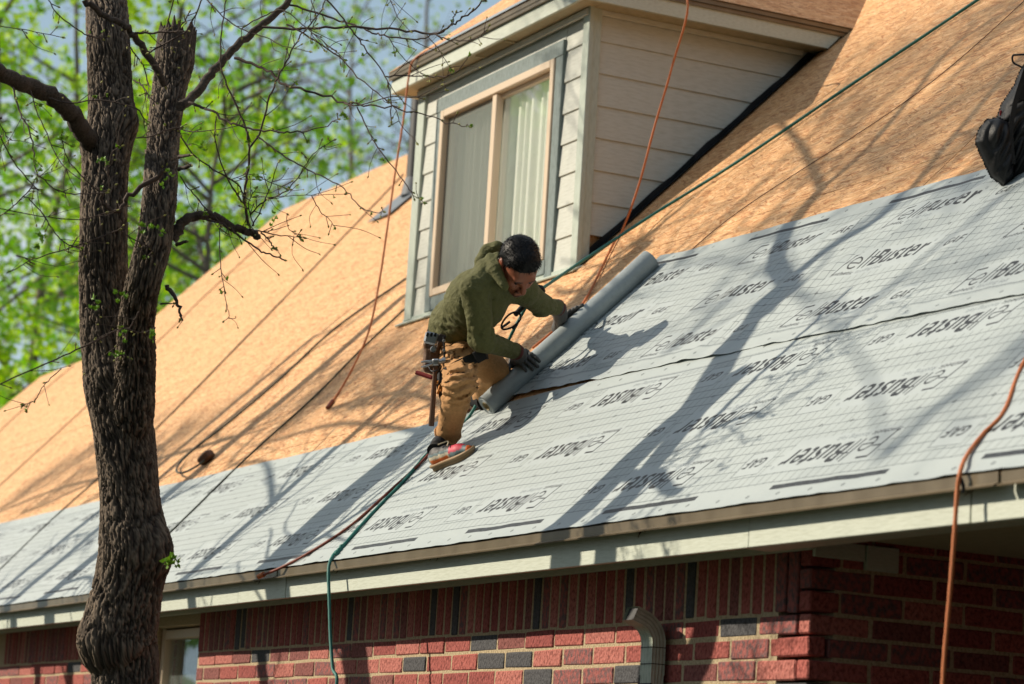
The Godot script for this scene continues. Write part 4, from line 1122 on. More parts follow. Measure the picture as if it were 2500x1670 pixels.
func make_tree() -> void:
	var base := Vector3(-1.35, GROUND, 1.9)
	var t := thing("tree", "gnarled two-stemmed tree with furrowed bark and budding bare branches", "tree")
	var low := spot(306, 1670, 10.4)
	var A := [Vector3(low.x + 0.25, GROUND - 0.1, low.z), Vector3(low.x + 0.1, -1.2, low.z), low, spot(291, 1575, 10.41), spot(300, 1500, 10.42), spot(318, 1400, 10.43), spot(324, 1320, 10.44), spot(316, 1200, 10.46), spot(303, 1060, 10.48), spot(284, 940, 10.5), spot(266, 840, 10.52), spot(253, 700, 10.55), spot(253, 560, 10.58), spot(256, 430, 10.7), spot(270, 300, 10.84), spot(268, 190, 10.93), spot(263, 80, 11.02), spot(258, -80, 11.42), spot(252, -300, 11.8)]
	var k := 10.05 / FOCAL
	var RA := [0.2, 0.165, 85 * k, 97 * k, 93 * k, 88 * k, 86 * k, 76 * k, 78 * k, 83 * k, 72 * k, 62 * k * 1.02, 60 * k * 1.03, 58 * k * 1.05, 57 * k * 1.06, 55 * k * 1.07, 54 * k * 1.08, 0.083, 0.075]
	var bumps := [[spot(404, 1360, 10.35), 0.085, 0.05], [spot(395, 1310, 10.37), 0.07, 0.02], [spot(205, 1560, 10.33), 0.1, 0.022], [spot(318, 1330, 10.28), 0.09, 0.02], [spot(330, 290, 10.8), 0.08, 0.03], [spot(215, 350, 10.75), 0.07, 0.02], [spot(260, 905, 10.38), 0.06, 0.012]]
	var tr := part("trunk", t)
	obj("stem", stem(A, RA, 210, 0.0085, bumps, 301, 0.014), M.bark, tr)
	var B := [spot(318, 1120, 10.44), spot(322, 1000, 10.42), spot(331, 880, 10.38), spot(334, 780, 10.32), spot(350, 690, 10.26), spot(374, 600, 10.28), spot(388, 500, 10.34), spot(394, 400, 10.5), spot(402, 300, 10.66), spot(413, 220, 10.8), spot(427, 150, 10.87), spot(430, 105, 10.9)]
	var RB := [30 * k, 58 * k, 52 * k, 46 * k, 44 * k, 45 * k, 44 * k, 43 * k, 43 * k, 46 * k, 52 * k, 44 * k]
	obj("stem", stem(B, RB, 160, 0.0085, [[spot(455, 190, 10.6), 0.05, 0.018]], 305, 0.015), M.bark, tr)
	# the broken-off top: splintered shell round a dark hollow
	var br := MB.new()
	var tc := spot(430, 112, 10.9); var tup := (spot(436, 60, 10.93) - tc).normalized()
	var s0 := tup.cross(view.z).normalized(); var s1 := s0.cross(tup)
	for q in 26:
		var a := TAU * q / 26.0
		var o := tc + (s0 * cos(a) + s1 * sin(a)) * 0.066
		var hgt := 0.03 + 0.05 * absf(sin(a * 2.3 + 0.7)) + rng.randf() * 0.025
		br.tube([o - tup * 0.08, o + tup * hgt * 0.5, o + tup * hgt + s0 * rng.randfn(0, 0.006)], [0.016, 0.013, 0.002], 5)
	obj("broken_top", br, M.limb, tr)
	# crossing and outward limbs traced from the photograph
	var L := [
		[[-40, 140, 0, 177, 45, 200, 75, 212, 134, 241, 177, 284, 205, 325, 222, 350], 10.2, 10.7, 0.028, 0.04],
		[[440, 260, 466, 242, 500, 200, 536, 155, 589, 102, 643, 59, 697, 11, 720, -25, 760, -80], 10.5, 10.9, 0.02, 0.011],
		[[421, 585, 432, 562, 445, 546, 471, 530, 504, 524, 536, 532, 568, 555, 600, 563, 620, 566, 629, 580], 10.35, 10.5, 0.021, 0.014],
		[[206, 0, 252, 37, 300, 59, 327, 88, 354, 126, 386, 177, 402, 210], 10.3, 10.45, 0.012, 0.015],
		[[249, 471, 252, 498, 279, 517, 300, 504, 321, 471, 375, 439, 399, 420], 10.25, 10.3, 0.007, 0.011],
		[[407, 696, 429, 729, 440, 756, 445, 782], 10.25, 10.2, 0.01, 0.003],
		[[436, 384, 464, 379], 10.4, 10.35, 0.007, 0.006], [[436, 414, 467, 404], 10.4, 10.35, 0.009, 0.007], [[430, 598, 456, 590], 10.3, 10.28, 0.008, 0.006], [[392, 742, 422, 741], 10.25, 10.2, 0.004, 0.002]]
	for q in L: twig_on(t, traced(q[0], q[1], q[2]), q[3], q[4], 0.2)
	var T := [
		[[552, 0, 541, 75, 538, 134, 541, 171, 557, 214, 579, 262, 600, 311, 605, 343], 10.5, 10.4, 0.0035, 0.006],
		[[605, 321, 608, 375, 603, 429, 597, 482, 600, 514, 608, 550], 10.4, 10.45, 0.006, 0.008],
		[[611, 359, 637, 316, 659, 236, 686, 177, 718, 112, 750, 70, 787, 21, 800, -20], 10.4, 10.2, 0.0058, 0.003],
		[[462, 250, 490, 262, 514, 268, 557, 295, 595, 311, 659, 321, 712, 324, 777, 316, 825, 292], 10.45, 10.1, 0.0085, 0.0025],
		[[528, 284, 525, 332, 536, 386, 557, 439, 584, 482, 597, 498], 10.2, 10.4, 0.003, 0.005],
		[[627, 332, 686, 375, 739, 407, 793, 434, 840, 461, 872, 498, 904, 517, 936, 517], 10.25, 9.8, 0.0045, 0.002],
		[[611, 525, 643, 493, 691, 471, 723, 439, 750, 396, 771, 370, 814, 343], 10.45, 10.1, 0.0045, 0.002],
		[[536, 557, 538, 643, 545, 690, 552, 739, 560, 771, 547, 784], 10.4, 10.2, 0.003, 0.0015],
		[[504, 536, 557, 554, 595, 584, 632, 611, 660, 622, 694, 635], 10.4, 10.3, 0.006, 0.004],
		[[627, 563, 670, 573, 702, 577, 729, 579], 10.45, 10.4, 0.004, 0.002], [[637, 568, 659, 589, 670, 606], 10.45, 10.4, 0.005, 0.003],
		[[616, 552, 643, 498, 664, 445, 680, 396], 10.45, 10.3, 0.004, 0.002], [[620, 552, 606, 500, 625, 462], 10.45, 10.5, 0.0035, 0.002],
		[[616, 482, 690, 479, 761, 477, 840, 474], 10.4, 10.2, 0.0025, 0.0015], [[761, 477, 782, 514, 804, 536, 817, 554], 10.25, 10.2, 0.003, 0.0015],
		[[640, 66, 739, 70, 840, 66, 974, 72, 1060, 83, 1100, 62, 1140, 38, 1183, 0, 1210, -30], 10.7, 10.3, 0.0075, 0.004],
		[[700, 10, 770, 30, 840, 54, 872, 64, 910, 80, 947, 88, 1017, 96, 1060, 83, 1097, 64, 1113, 32], 10.8, 10.3, 0.006, 0.003],
		[[1060, 83, 1092, 96, 1140, 99, 1172, 88, 1194, 64], 10.3, 10.1, 0.004, 0.002],
		[[790, -10, 840, 48, 872, 91, 899, 129, 942, 187, 952, 230, 955, 295], 10.5, 10.2, 0.005, 0.0028],
		[[942, 187, 1001, 185, 1049, 187, 1092, 185, 1124, 166, 1145, 137], 10.25, 10.0, 0.0042, 0.0022],
		[[573, 142, 643, 166, 686, 201, 750, 222, 840, 249, 872, 257, 958, 262, 1044, 284, 1118, 305, 1145, 308], 10.6, 10.0, 0.0085, 0.002],
		[[840, 252, 872, 257, 947, 236, 1017, 236, 1076, 209], 10.3, 10.0, 0.004, 0.002],
		[[872, 262, 893, 305, 915, 348, 958, 407, 995, 455, 1011, 479, 1025, 485], 10.3, 9.9, 0.004, 0.002],
		[[700, 60, 770, 100, 840, 150, 872, 187, 920, 225, 963, 262, 979, 305, 1017, 348], 10.6, 10.1, 0.005, 0.0018],
		[[1043, 86, 1076, 129, 1102, 171], 10.3, 10.2, 0.0028, 0.0016], [[947, 88, 974, 129, 1017, 171, 1038, 185], 10.4, 10.3, 0.0028, 0.0016], [[940, -30, 958, 11, 971, 43, 1001, 75], 10.2, 10.1, 0.003, 0.0016],
		[[498, -10, 536, 32, 589, 70, 648, 91, 691, 112, 755, 126], 10.3, 10.0, 0.004, 0.002], [[327, 83, 364, 80, 423, 78, 445, 62, 461, 32], 10.25, 10.2, 0.0065, 0.003],
		[[500, -20, 471, 48, 450, 80, 402, 107, 364, 129], 10.2, 10.3, 0.004, 0.005], [[430, -20, 423, 0, 407, 70, 396, 96], 10.2, 10.3, 0.004, 0.004],
		[[439, 316, 482, 321, 536, 316, 590, 305], 10.35, 10.2, 0.0035, 0.002], [[332, 337, 375, 332, 405, 318, 440, 312], 10.2, 10.3, 0.0035, 0.0045], [[326, 195, 348, 210, 364, 236], 10.6, 10.5, 0.005, 0.004],
		[[32, 214, 51, 279, 70, 311, 83, 375, 91, 439], 10.2, 10.0, 0.0055, 0.0035], [[-20, 540, 32, 504, 70, 466, 94, 430, 134, 461, 182, 474, 257, 471], 10.0, 10.2, 0.003, 0.003],
		[[150, 327, 155, 359, 171, 396, 204, 434, 236, 461, 262, 466], 9.9, 10.1, 0.0028, 0.0035], [[268, 461, 265, 418, 273, 375, 288, 360], 10.1, 10.0, 0.0035, 0.0022],
		[[-20, 505, 96, 528, 193, 536, 257, 520], 10.0, 10.1, 0.0025, 0.003], [[40, 624, 80, 632, 134, 616, 188, 600, 289, 562], 10.0, 10.2, 0.0028, 0.0035], [[16, 667, 50, 650, 80, 632], 9.9, 10.0, 0.0025, 0.0025],
		[[70, 485, 107, 525, 129, 562, 161, 595, 195, 605], 10.0, 10.1, 0.003, 0.003], [[118, 0, 139, 32, 177, 64, 214, 86, 250, 95], 10.1, 10.4, 0.003, 0.0035], [[-20, 62, 0, 64, 70, 75, 150, 91], 10.1, 10.2, 0.003, 0.002],
		[[-30, 950, 0, 937, 90, 897, 170, 862, 240, 830, 288, 804], 9.9, 10.15, 0.003, 0.0045], [[150, 900, 118, 930, 102, 948, 86, 975, 59, 988], 9.95, 9.9, 0.0028, 0.0018],
		[[0, 330, 22, 375, 60, 430, 96, 466], 10.0, 10.0, 0.0035, 0.003], [[-10, 290, 10, 320, 20, 345], 10.0, 10.0, 0.003, 0.002], [[75, 222, 90, 270, 120, 340, 150, 400, 200, 440], 10.3, 10.1, 0.0035, 0.0025],
		[[120, 240, 175, 252, 240, 244, 330, 265, 355, 300], 10.4, 10.3, 0.0045, 0.0035], [[310, 100, 325, 125, 350, 160, 360, 200], 10.3, 10.3, 0.004, 0.0035], [[300, 565, 325, 585, 360, 600, 372, 615], 10.15, 10.2, 0.0035, 0.004],
		[[440, 430, 465, 465, 500, 505, 530, 535, 540, 560], 10.3, 10.3, 0.0035, 0.003], [[440, 330, 470, 375, 520, 412, 580, 450, 597, 485], 10.4, 10.4, 0.004, 0.0045], [[560, 440, 610, 425, 660, 445, 700, 460], 10.3, 10.2, 0.0025, 0.0018],
		[[590, 70, 640, 40, 690, 25, 740, 60, 800, 110, 840, 145], 10.7, 10.3, 0.004, 0.002], [[755, -10, 772, 40, 760, 80, 790, 120], 10.4, 10.3, 0.003, 0.002], [[700, 520, 705, 560, 740, 580], 10.3, 10.3, 0.0022, 0.0015],
		[[340, 760, 318, 800, 300, 830, 296, 870], 10.1, 10.1, 0.004, 0.003], [[380, 800, 345, 812, 320, 805, 296, 800], 10.1, 10.05, 0.0035, 0.0035]]
	for q in T: twig_on(t, traced(q[0], q[1], q[2]), q[3] * 0.74, q[4] * 0.74, 0.55, 0.16)
	# leaf tufts straight on the bark
	for q in [[233, 750, 0.05], [302, 725, 0.05], [306, 823, 0.045], [370, 817, 0.055], [352, 562, 0.045], [388, 568, 0.04], [410, 437, 0.04], [425, 1362, 0.06], [412, 1375, 0.05], [288, 870, 0.04], [152, 331, 0.045], [85, 412, 0.04], [95, 590, 0.05], [110, 585, 0.04], [845, 288, 0.035], [680, 540, 0.035], [490, 362, 0.04], [630, 425, 0.04], [250, 390, 0.035]]:
		var lf := MB.new()
		var o := spot(q[0], q[1], 9.9)
		for k2 in 4: leaf_tuft(lf, o + Vector3(rng.randfn(0, 0.012), rng.randfn(0, 0.012), rng.randfn(0, 0.012)), Vector3(0.3, 0.6, 0.3), q[2] * 0.42, 7)
		kind(obj("leaf_tuft", lf, M.young_leaf, t), "stuff")
	# the crown above the picture, whose branches shade the roof
	var cr := MB.new()
	var top: Vector3 = A[A.size() - 1]
	var limb := func(pts: Array, r0: float, r1: float) -> void: cr.tube(smooth(pts, 6), [r0, r1], 8, false)
	var sh := func(px: float, py: float, dist: float) -> Vector3: return on_roof(px, py) - SUN * dist  # the point whose shadow falls there
	limb.call([top, sh.call(1880, 770, 2.5), sh.call(1930, 690, 2.62)], 0.075, 0.068)
	limb.call([sh.call(1930, 690, 2.62), sh.call(1900, 640, 2.75), sh.call(1940, 540, 3.0), sh.call(2005, 460, 3.2)], 0.055, 0.04)
	limb.call([sh.call(2005, 460, 3.2), sh.call(1965, 370, 3.5), sh.call(1925, 320, 3.7), sh.call(1870, 270, 3.9)], 0.032, 0.016)
	limb.call([sh.call(2005, 460, 3.2), sh.call(2110, 370, 3.5), sh.call(2230, 230, 3.9), sh.call(2330, 110, 4.2), sh.call(2490, 10, 4.6)], 0.032, 0.014)
	limb.call([sh.call(1930, 690, 2.62), sh.call(2030, 610, 2.9), sh.call(2170, 520, 3.2), sh.call(2330, 330, 3.7), sh.call(2500, 130, 4.3)], 0.045, 0.02)
	for q in [[1890, 290, 3.8], [2110, 370, 3.5], [2230, 230, 3.9], [2330, 330, 3.7], [2170, 520, 4.2], [2330, 110, 4.2], [1990, 440, 4.3], [2450, 60, 4.5], [2200, 300, 5.6], [2000, 300, 5.2], [2350, 420, 6.0], [1800, 560, 5.4], [2480, 250, 6.4]]:
		for k2 in 2: sprout(cr, sh.call(q[0], q[1], q[2]), Vector3(rng.randfn(-0.5, 0.5), rng.randf_range(0.45, 1.0), rng.randfn(0.5, 0.5)).normalized(), 0.012, rng.randf_range(0.9, 1.6), 3)
	# higher limbs, whose shade lies broad and soft over the right of the roof
	limb.call([sh.call(1930, 690, 2.62), sh.call(1940, 690, 4.0), sh.call(1950, 720, 5.6)], 0.05, 0.04)
	for q in [[2040, 820, 2520, 440], [1660, 650, 2130, 190], [1840, 570, 2330, 70], [2010, 620, 2500, 260], [1640, 860, 1960, 560], [2160, 1120, 2600, 760]]:
		var ds := rng.randf_range(6.0, 8.0)
		var a0: Vector3 = sh.call(1950, 720, 5.6)
		limb.call([a0, a0.lerp(sh.call(q[0], q[1], ds), 0.6) + Vector3(0, 0.1, 0), sh.call(q[0], q[1], ds)], 0.012, 0.012)
		limb.call([sh.call(q[0], q[1], ds), sh.call(lerpf(q[0], q[2], 0.5) + rng.randf_range(-25, 25), lerpf(q[1], q[3], 0.5), ds + 0.7), sh.call(q[2], q[3], ds + 1.5)], 0.024, 0.012)
		for k2 in 2: sprout(cr, sh.call(lerpf(q[0], q[2], 0.35 + 0.4 * k2), lerpf(q[1], q[3], 0.35 + 0.4 * k2), ds + 0.7), Vector3(rng.randfn(-0.4, 0.4), 0.8, rng.randfn(0.6, 0.4)).normalized(), 0.014, 1.3, 2)
	kind(obj("crown", cr, M.limb, t), "stuff")

func side_tree(called: String, label: String, stems: Array, shades: Array, seed_: int) -> void:  # trees just left of the picture, known by the shadows they cast
	rng.seed = seed_
	var t := thing(called, label, "tree")
	for q in stems:
		var b := MB.new()
		var at: Vector3 = q[0]; var d: Vector3 = q[1]
		var r: float = q[2]
		var p := []; var rr := []
		var n := 9
		for k in n + 1:
			var f := float(k) / n
			p.append(at + d * (q[3] * f) + Vector3(rng.randfn(0, 0.03), 0, rng.randfn(0, 0.03))); rr.append(r * (1.0 - 0.45 * f))
		b.tube(smooth(p, 3), [r, r * 0.5], 12)
		obj("trunk", b, M.limb, t)
		var c := MB.new()
		for k in range(5, n + 1):
			sprout(c, p[k], Vector3(rng.randfn(-0.3, 0.6), rng.randf_range(0.4, 1.0), rng.randfn(0.2, 0.6)).normalized(), r * 0.2, rng.randf_range(0.8, 1.4), 1)
		for q2 in shades:  # boughs reaching up over the bare decking
			if stems.find(q) != int(q2[5]): continue
			var s0 := on_roof(q2[0], q2[1]) - SUN * float(q2[4]); var s1 := on_roof(q2[2], q2[3]) - SUN * (float(q2[4]) + 0.6)
			c.tube(smooth([p[n - 2], (p[n - 2] as Vector3).lerp(s0, 0.6) + Vector3(0, 0.15, 0), s0, s0.lerp(s1, 0.5) + Vector3(rng.randfn(0, 0.06), 0.05, 0), s1], 5), [0.026, 0.009], 7, false)
			for k in 7: sprout(c, s0.lerp(s1, rng.randf()), Vector3(rng.randfn(0, 0.6), rng.randf_range(0.2, 0.9), rng.randfn(0.1, 0.6)).normalized(), 0.011, rng.randf_range(0.5, 0.9), 2)
		kind(obj("branches", c, M.limb, t), "stuff")

func far_tree(at: Vector3, tall: float, wide: float, leaves: int, m: Material, label: String, seed_: int, bare := 0.35, leaf := 0.115) -> void:
	rng.seed = seed_
	var t := thing("far_tree", label, "tree", at, "trees beyond the roof")
	var tr := MB.new()
	var ends := []
	var p := []
	for k in 9: p.append(Vector3(rng.randfn(0, 0.12) * k * 0.2, tall * 0.95 * k / 8.0, rng.randfn(0, 0.12) * k * 0.2))
	tr.tube(smooth(p, 3), [tall * 0.009, 0.015], 9)
	obj("trunk", tr, M.far_bark, t)
	var lb := MB.new()
	for k in 34:
		var f := rng.randf_range(bare, 0.98)
		var o: Vector3 = p[int(f * 8)].lerp(p[mini(int(f * 8) + 1, 8)], f * 8 - int(f * 8))
		var a := rng.randf() * TAU
		var reach := wide * (1.0 - 0.72 * pow(absf(f - 0.5) * 1.6, 2.0)) * rng.randf_range(0.55, 1.0)
		var e := o + Vector3(cos(a), rng.randf_range(0.3, 0.75), sin(a)) * reach
		var mid := o.lerp(e, 0.5) + Vector3(0, reach * 0.07, 0)
		lb.tube([o, mid, e], [0.034, 0.02, 0.008], 5, false)
		for s in 8:
			var g := rng.randf_range(0.35, 1.0)
			ends.append(o.lerp(e, g) + Vector3(rng.randfn(), rng.randfn(), rng.randfn()) * 0.3)
			lb.tube([o.lerp(e, g * 0.8), ends[ends.size() - 1]], [0.014, 0.005], 3, false)
	obj("limbs", lb, M.far_bark, t)
	var q := MB.new()
	for k in 3:  # a spray of three bent leaves
		var b := Basis(Vector3.UP, k * 2.1)
		var d := b * Vector3(0.8, 0.35, 0)
		var s := b * Vector3(0, 0.25, 0.45)
		q.tri(Vector3.ZERO, d * 0.5 + s, d); q.tri(Vector3.ZERO, d, d * 0.55 - s)
	var mm := MultiMesh.new()
	mm.transform_format = MultiMesh.TRANSFORM_3D
	mm.use_colors = true
	mm.mesh = q.mesh(); mm.mesh.surface_set_material(0, m)
	mm.instance_count = leaves
	for k in leaves:
		var c: Vector3 = ends[rng.randi() % ends.size()]
		var o := c + Vector3(rng.randfn(), rng.randfn(), rng.randfn()) * 0.42
		var b := Basis(Vector3(rng.randfn(), rng.randfn(), rng.randfn()).normalized(), rng.randf() * TAU).scaled(Vector3.ONE * leaf * rng.randf_range(0.6, 1.35))
		mm.set_instance_transform(k, Transform3D(b, o))
		var v := rng.randf_range(0.8, 1.0)
		mm.set_instance_color(k, Color(v * rng.randf_range(0.85, 1.0), v, v * 0.9))
	var mi := MultiMeshInstance3D.new()
	mi.name = "leaves"; mi.multimesh = mm
	t.add_child(mi, true)
	kind(mi, "stuff")

func make_far_trees() -> void:
	var g := func(px: float, dist: float) -> Vector3:
		var o := spot(px, 1400, dist)
		return Vector3(o.x, GROUND, o.z)
	far_tree(g.call(60, 44.0), 17.5, 4.2, 6800, M.leaf_lime, "lime green leafy tree at the far left edge, behind the roof", 11, 0.18)
	far_tree(g.call(330, 50.0), 21.0, 4.0, 3900, M.leaf_lime, "lime green tree directly behind the two-stemmed trunk", 12, 0.2)
	far_tree(g.call(-130, 38.0), 14.0, 3.6, 3600, M.leaf_green, "darker green tree low at the left edge beyond the roof", 13, 0.15)
	far_tree(g.call(540, 58.0), 22.0, 3.6, 2000, M.leaf_green, "green tree right of the trunk, above the far gable", 14, 0.25)
	far_tree(g.call(770, 66.0), 23.0, 3.4, 650, M.leaf_pale, "thin pale budding tree against the white cloud", 15, 0.3)
	far_tree(g.call(950, 70.0), 27.0, 3.2, 480, M.leaf_pale, "sparse pale tree just left of the dormer eave", 16, 0.35)
	far_tree(g.call(180, 62.0), 20.0, 4.4, 4600, M.leaf_lime, "deep background lime tree between the left edge and trunk", 17, 0.2)
	far_tree(g.call(470, 36.0), 12.0, 2.6, 700, M.leaf_green, "low green tree whose top shows just above the far gable", 18, 0.3)

func make_street_trees() -> void:
	# the garden trees round the photographer, which darken the porch and stand mirrored in the dormer window
	var k := 0
	for q in [[18.0, -6.0, 12.0, "leafy garden tree behind the photographer, level with the porch's back"], [20.0, 2.0, 13.0, "tallest leafy garden tree, straight behind the porch end wall"], [19.0, 11.0, 13.0, "leafy garden tree behind the photographer's left shoulder"], [12.0, 19.0, 11.0, "leafy garden tree across the lawn opposite the porch"], [3.0, 22.0, 10.0, "leafy garden tree across the lawn opposite the downspout"], [-8.0, 24.0, 9.5, "leafy garden tree across the lawn facing the dormer"], [-20.0, 27.0, 9.0, "leafy garden tree across the lawn, mirrored in the dormer window"], [16.0, -14.0, 12.0, "leafy garden tree beyond the far right roof corner"], [-33.0, 12.0, 13.0, "farthest leafy tree across the lawn, toward the far gable"]]:
		far_tree(Vector3(q[0], GROUND, q[1]), q[2], q[2] * 0.42, 3200, M.leaf_green if q[0] < -30.0 else M.leaf_deep, q[3], 500 + k, 0.1, 0.42)
		k += 1

# ---------------------------------------------------------------- the roofer
class Field:  # joined tapered capsules, meshed as surface nets
	var lo: Vector3
	var c: float
	var n: Vector3i
	var d := PackedFloat32Array()
	func _init(a: Vector3, b: Vector3, cell: float) -> void:
		lo = a; c = cell
		n = Vector3i(((b - a) / cell).ceil()) + Vector3i.ONE
		d.resize(n.x * n.y * n.z); d.fill(1.0)
	func put(a: Vector3, b: Vector3, ra: float, rb: float, k := 0.02, flat := Vector3.ZERO, cut := false) -> Field:  # flat: direction and amount of squashing
		var pad := maxf(ra, rb) * 1.5 + k * 1.5 + 3.0 * c
		var i0 := Vector3i(((a.min(b) - Vector3.ONE * pad - lo) / c).floor()).clamp(Vector3i.ZERO, n - Vector3i.ONE)
		var i1 := Vector3i(((a.max(b) + Vector3.ONE * pad - lo) / c).ceil()).clamp(Vector3i.ZERO, n - Vector3i.ONE)
		var ab := b - a
		var l2 := maxf(ab.length_squared(), 1e-9)
		var fd := flat.normalized(); var fs := flat.length()
		for z in range(i0.z, i1.z + 1):
			for y in range(i0.y, i1.y + 1):
				var row := (z * n.y + y) * n.x
				for x in range(i0.x, i1.x + 1):
					var p := lo + Vector3(x, y, z) * c - a
					var t := clampf(p.dot(ab) / l2, 0.0, 1.0)
					var q := p - ab * t
					if fs > 0.0: q += fd * (q.dot(fd) * (fs - 1.0))
					var e := q.length() - lerpf(ra, rb, t)
					var o := d[row + x]
					if cut:
						var h := clampf(0.5 - 0.5 * (o + e) / k, 0.0, 1.0)
						d[row + x] = lerpf(o, -e, h) + k * h * (1.0 - h)
					else:
						var h := clampf(0.5 + 0.5 * (o - e) / k, 0.0, 1.0)
						d[row + x] = lerpf(o, e, h) - k * h * (1.0 - h)
		return self
	func shape(f: Callable) -> Field:  # f(point, distance) -> distance, near the surface only
		for z in n.z:
			for y in n.y:
				var row := (z * n.y + y) * n.x
				for x in n.x:
					var v := d[row + x]
					if absf(v) < 5.0 * c: d[row + x] = f.call(lo + Vector3(x, y, z) * c, v)
		return self
	func mesh_into(b: MB, colour: Callable = func(_p: Vector3) -> Color: return Color.WHITE) -> MB:
		var at := {}
		var first := b.v.size()
		var sx := 1; var sy := n.x; var sz := n.x * n.y
		var off := [0, sx, sy, sx + sy, sz, sx + sz, sy + sz, sx + sy + sz]
		var cs := [Vector3(0, 0, 0), Vector3(1, 0, 0), Vector3(0, 1, 0), Vector3(1, 1, 0), Vector3(0, 0, 1), Vector3(1, 0, 1), Vector3(0, 1, 1), Vector3(1, 1, 1)]
		var ed := [[0, 1], [2, 3], [4, 5], [6, 7], [0, 2], [1, 3], [4, 6], [5, 7], [0, 4], [1, 5], [2, 6], [3, 7]]
		for z in n.z - 1:
			for y in n.y - 1:
				for x in n.x - 1:
					var i := z * sz + y * sy + x
					var v0 := d[i]
					if absf(v0) > 3.0 * c: continue
					var neg := 0
					for q in 8:
						if d[i + off[q]] < 0.0: neg += 1
					if neg == 0 or neg == 8: continue
					var s := Vector3.ZERO; var m := 0
					for e in ed:
						var va := d[i + off[e[0]]]; var vb := d[i + off[e[1]]]
						if (va < 0.0) != (vb < 0.0):
							s += (cs[e[0]] as Vector3).lerp(cs[e[1]], va / (va - vb)); m += 1
					var p := lo + (Vector3(x, y, z) + s / m) * c
					b.tint = colour.call(p)
					at[i] = b.add(p, Vector3.ZERO, Vector2(p.x + p.z, p.y))
		for i in at:
			var x: int = i % n.x; var y: int = (i / sy) % n.y; var z: int = i / sz
			for ax in 3:
				var s: int = [sx, sy, sz][ax]
				var u: int = [sy, sz, sx][ax]; var w: int = [sz, sx, sy][ax]
				var cu: int = [y, z, x][ax]; var cw: int = [z, x, y][ax]
				if cu == 0 or cw == 0: continue
				var va := d[i]; var vb := d[i + s]
				if (va < 0.0) == (vb < 0.0): continue
				if not (at.has(i - u) and at.has(i - w) and at.has(i - u - w)): continue
				var q := [at[i], at[i - u], at[i - u - w], at[i - w]]
				if va < 0.0: q.reverse()
				b.i.append_array([q[0], q[1], q[2], q[0], q[2], q[3]])
		for k in range(0, b.i.size(), 3):
			if b.i[k] < first: continue
			var a := b.v[b.i[k]]
			var nn := (b.v[b.i[k + 2]] - a).cross(b.v[b.i[k + 1]] - a)
			for w in 3: b.n[b.i[k + w]] += nn
		for k in range(first, b.n.size()): b.n[k] = b.n[k].normalized()
		b.tint = Color.WHITE
		return b

func hand(fl: Field, wrist: Vector3, palm: Vector3, knuckle: Vector3, across: Vector3, curl: Array, thumb: Array) -> void:  # palm, four unequal fingers, a thumb from its side
	fl.put(wrist, palm, 0.029, 0.034, 0.02, Vector3.ZERO)
	fl.put(palm - across * 0.018, knuckle - across * 0.028, 0.024, 0.018, 0.02); fl.put(palm + across * 0.018, knuckle + across * 0.028, 0.024, 0.018, 0.02)
	for k in 4:
		var o := across * (0.031 - 0.0207 * k)
		var ln: float = [0.86, 1.0, 0.95, 0.76][k]
		var at := knuckle + o
		for q in curl.size():
			var nx: Vector3 = at + (curl[q] as Vector3) * ln + across * (0.002 * (1.5 - k))
			fl.put(at, nx, 0.0108 - 0.0008 * q, 0.0102 - 0.001 * q, 0.005)
			at = nx
	fl.put(thumb[0], thumb[1], 0.0165, 0.0125, 0.01); fl.put(thumb[1], thumb[2], 0.0122, 0.0105, 0.006)

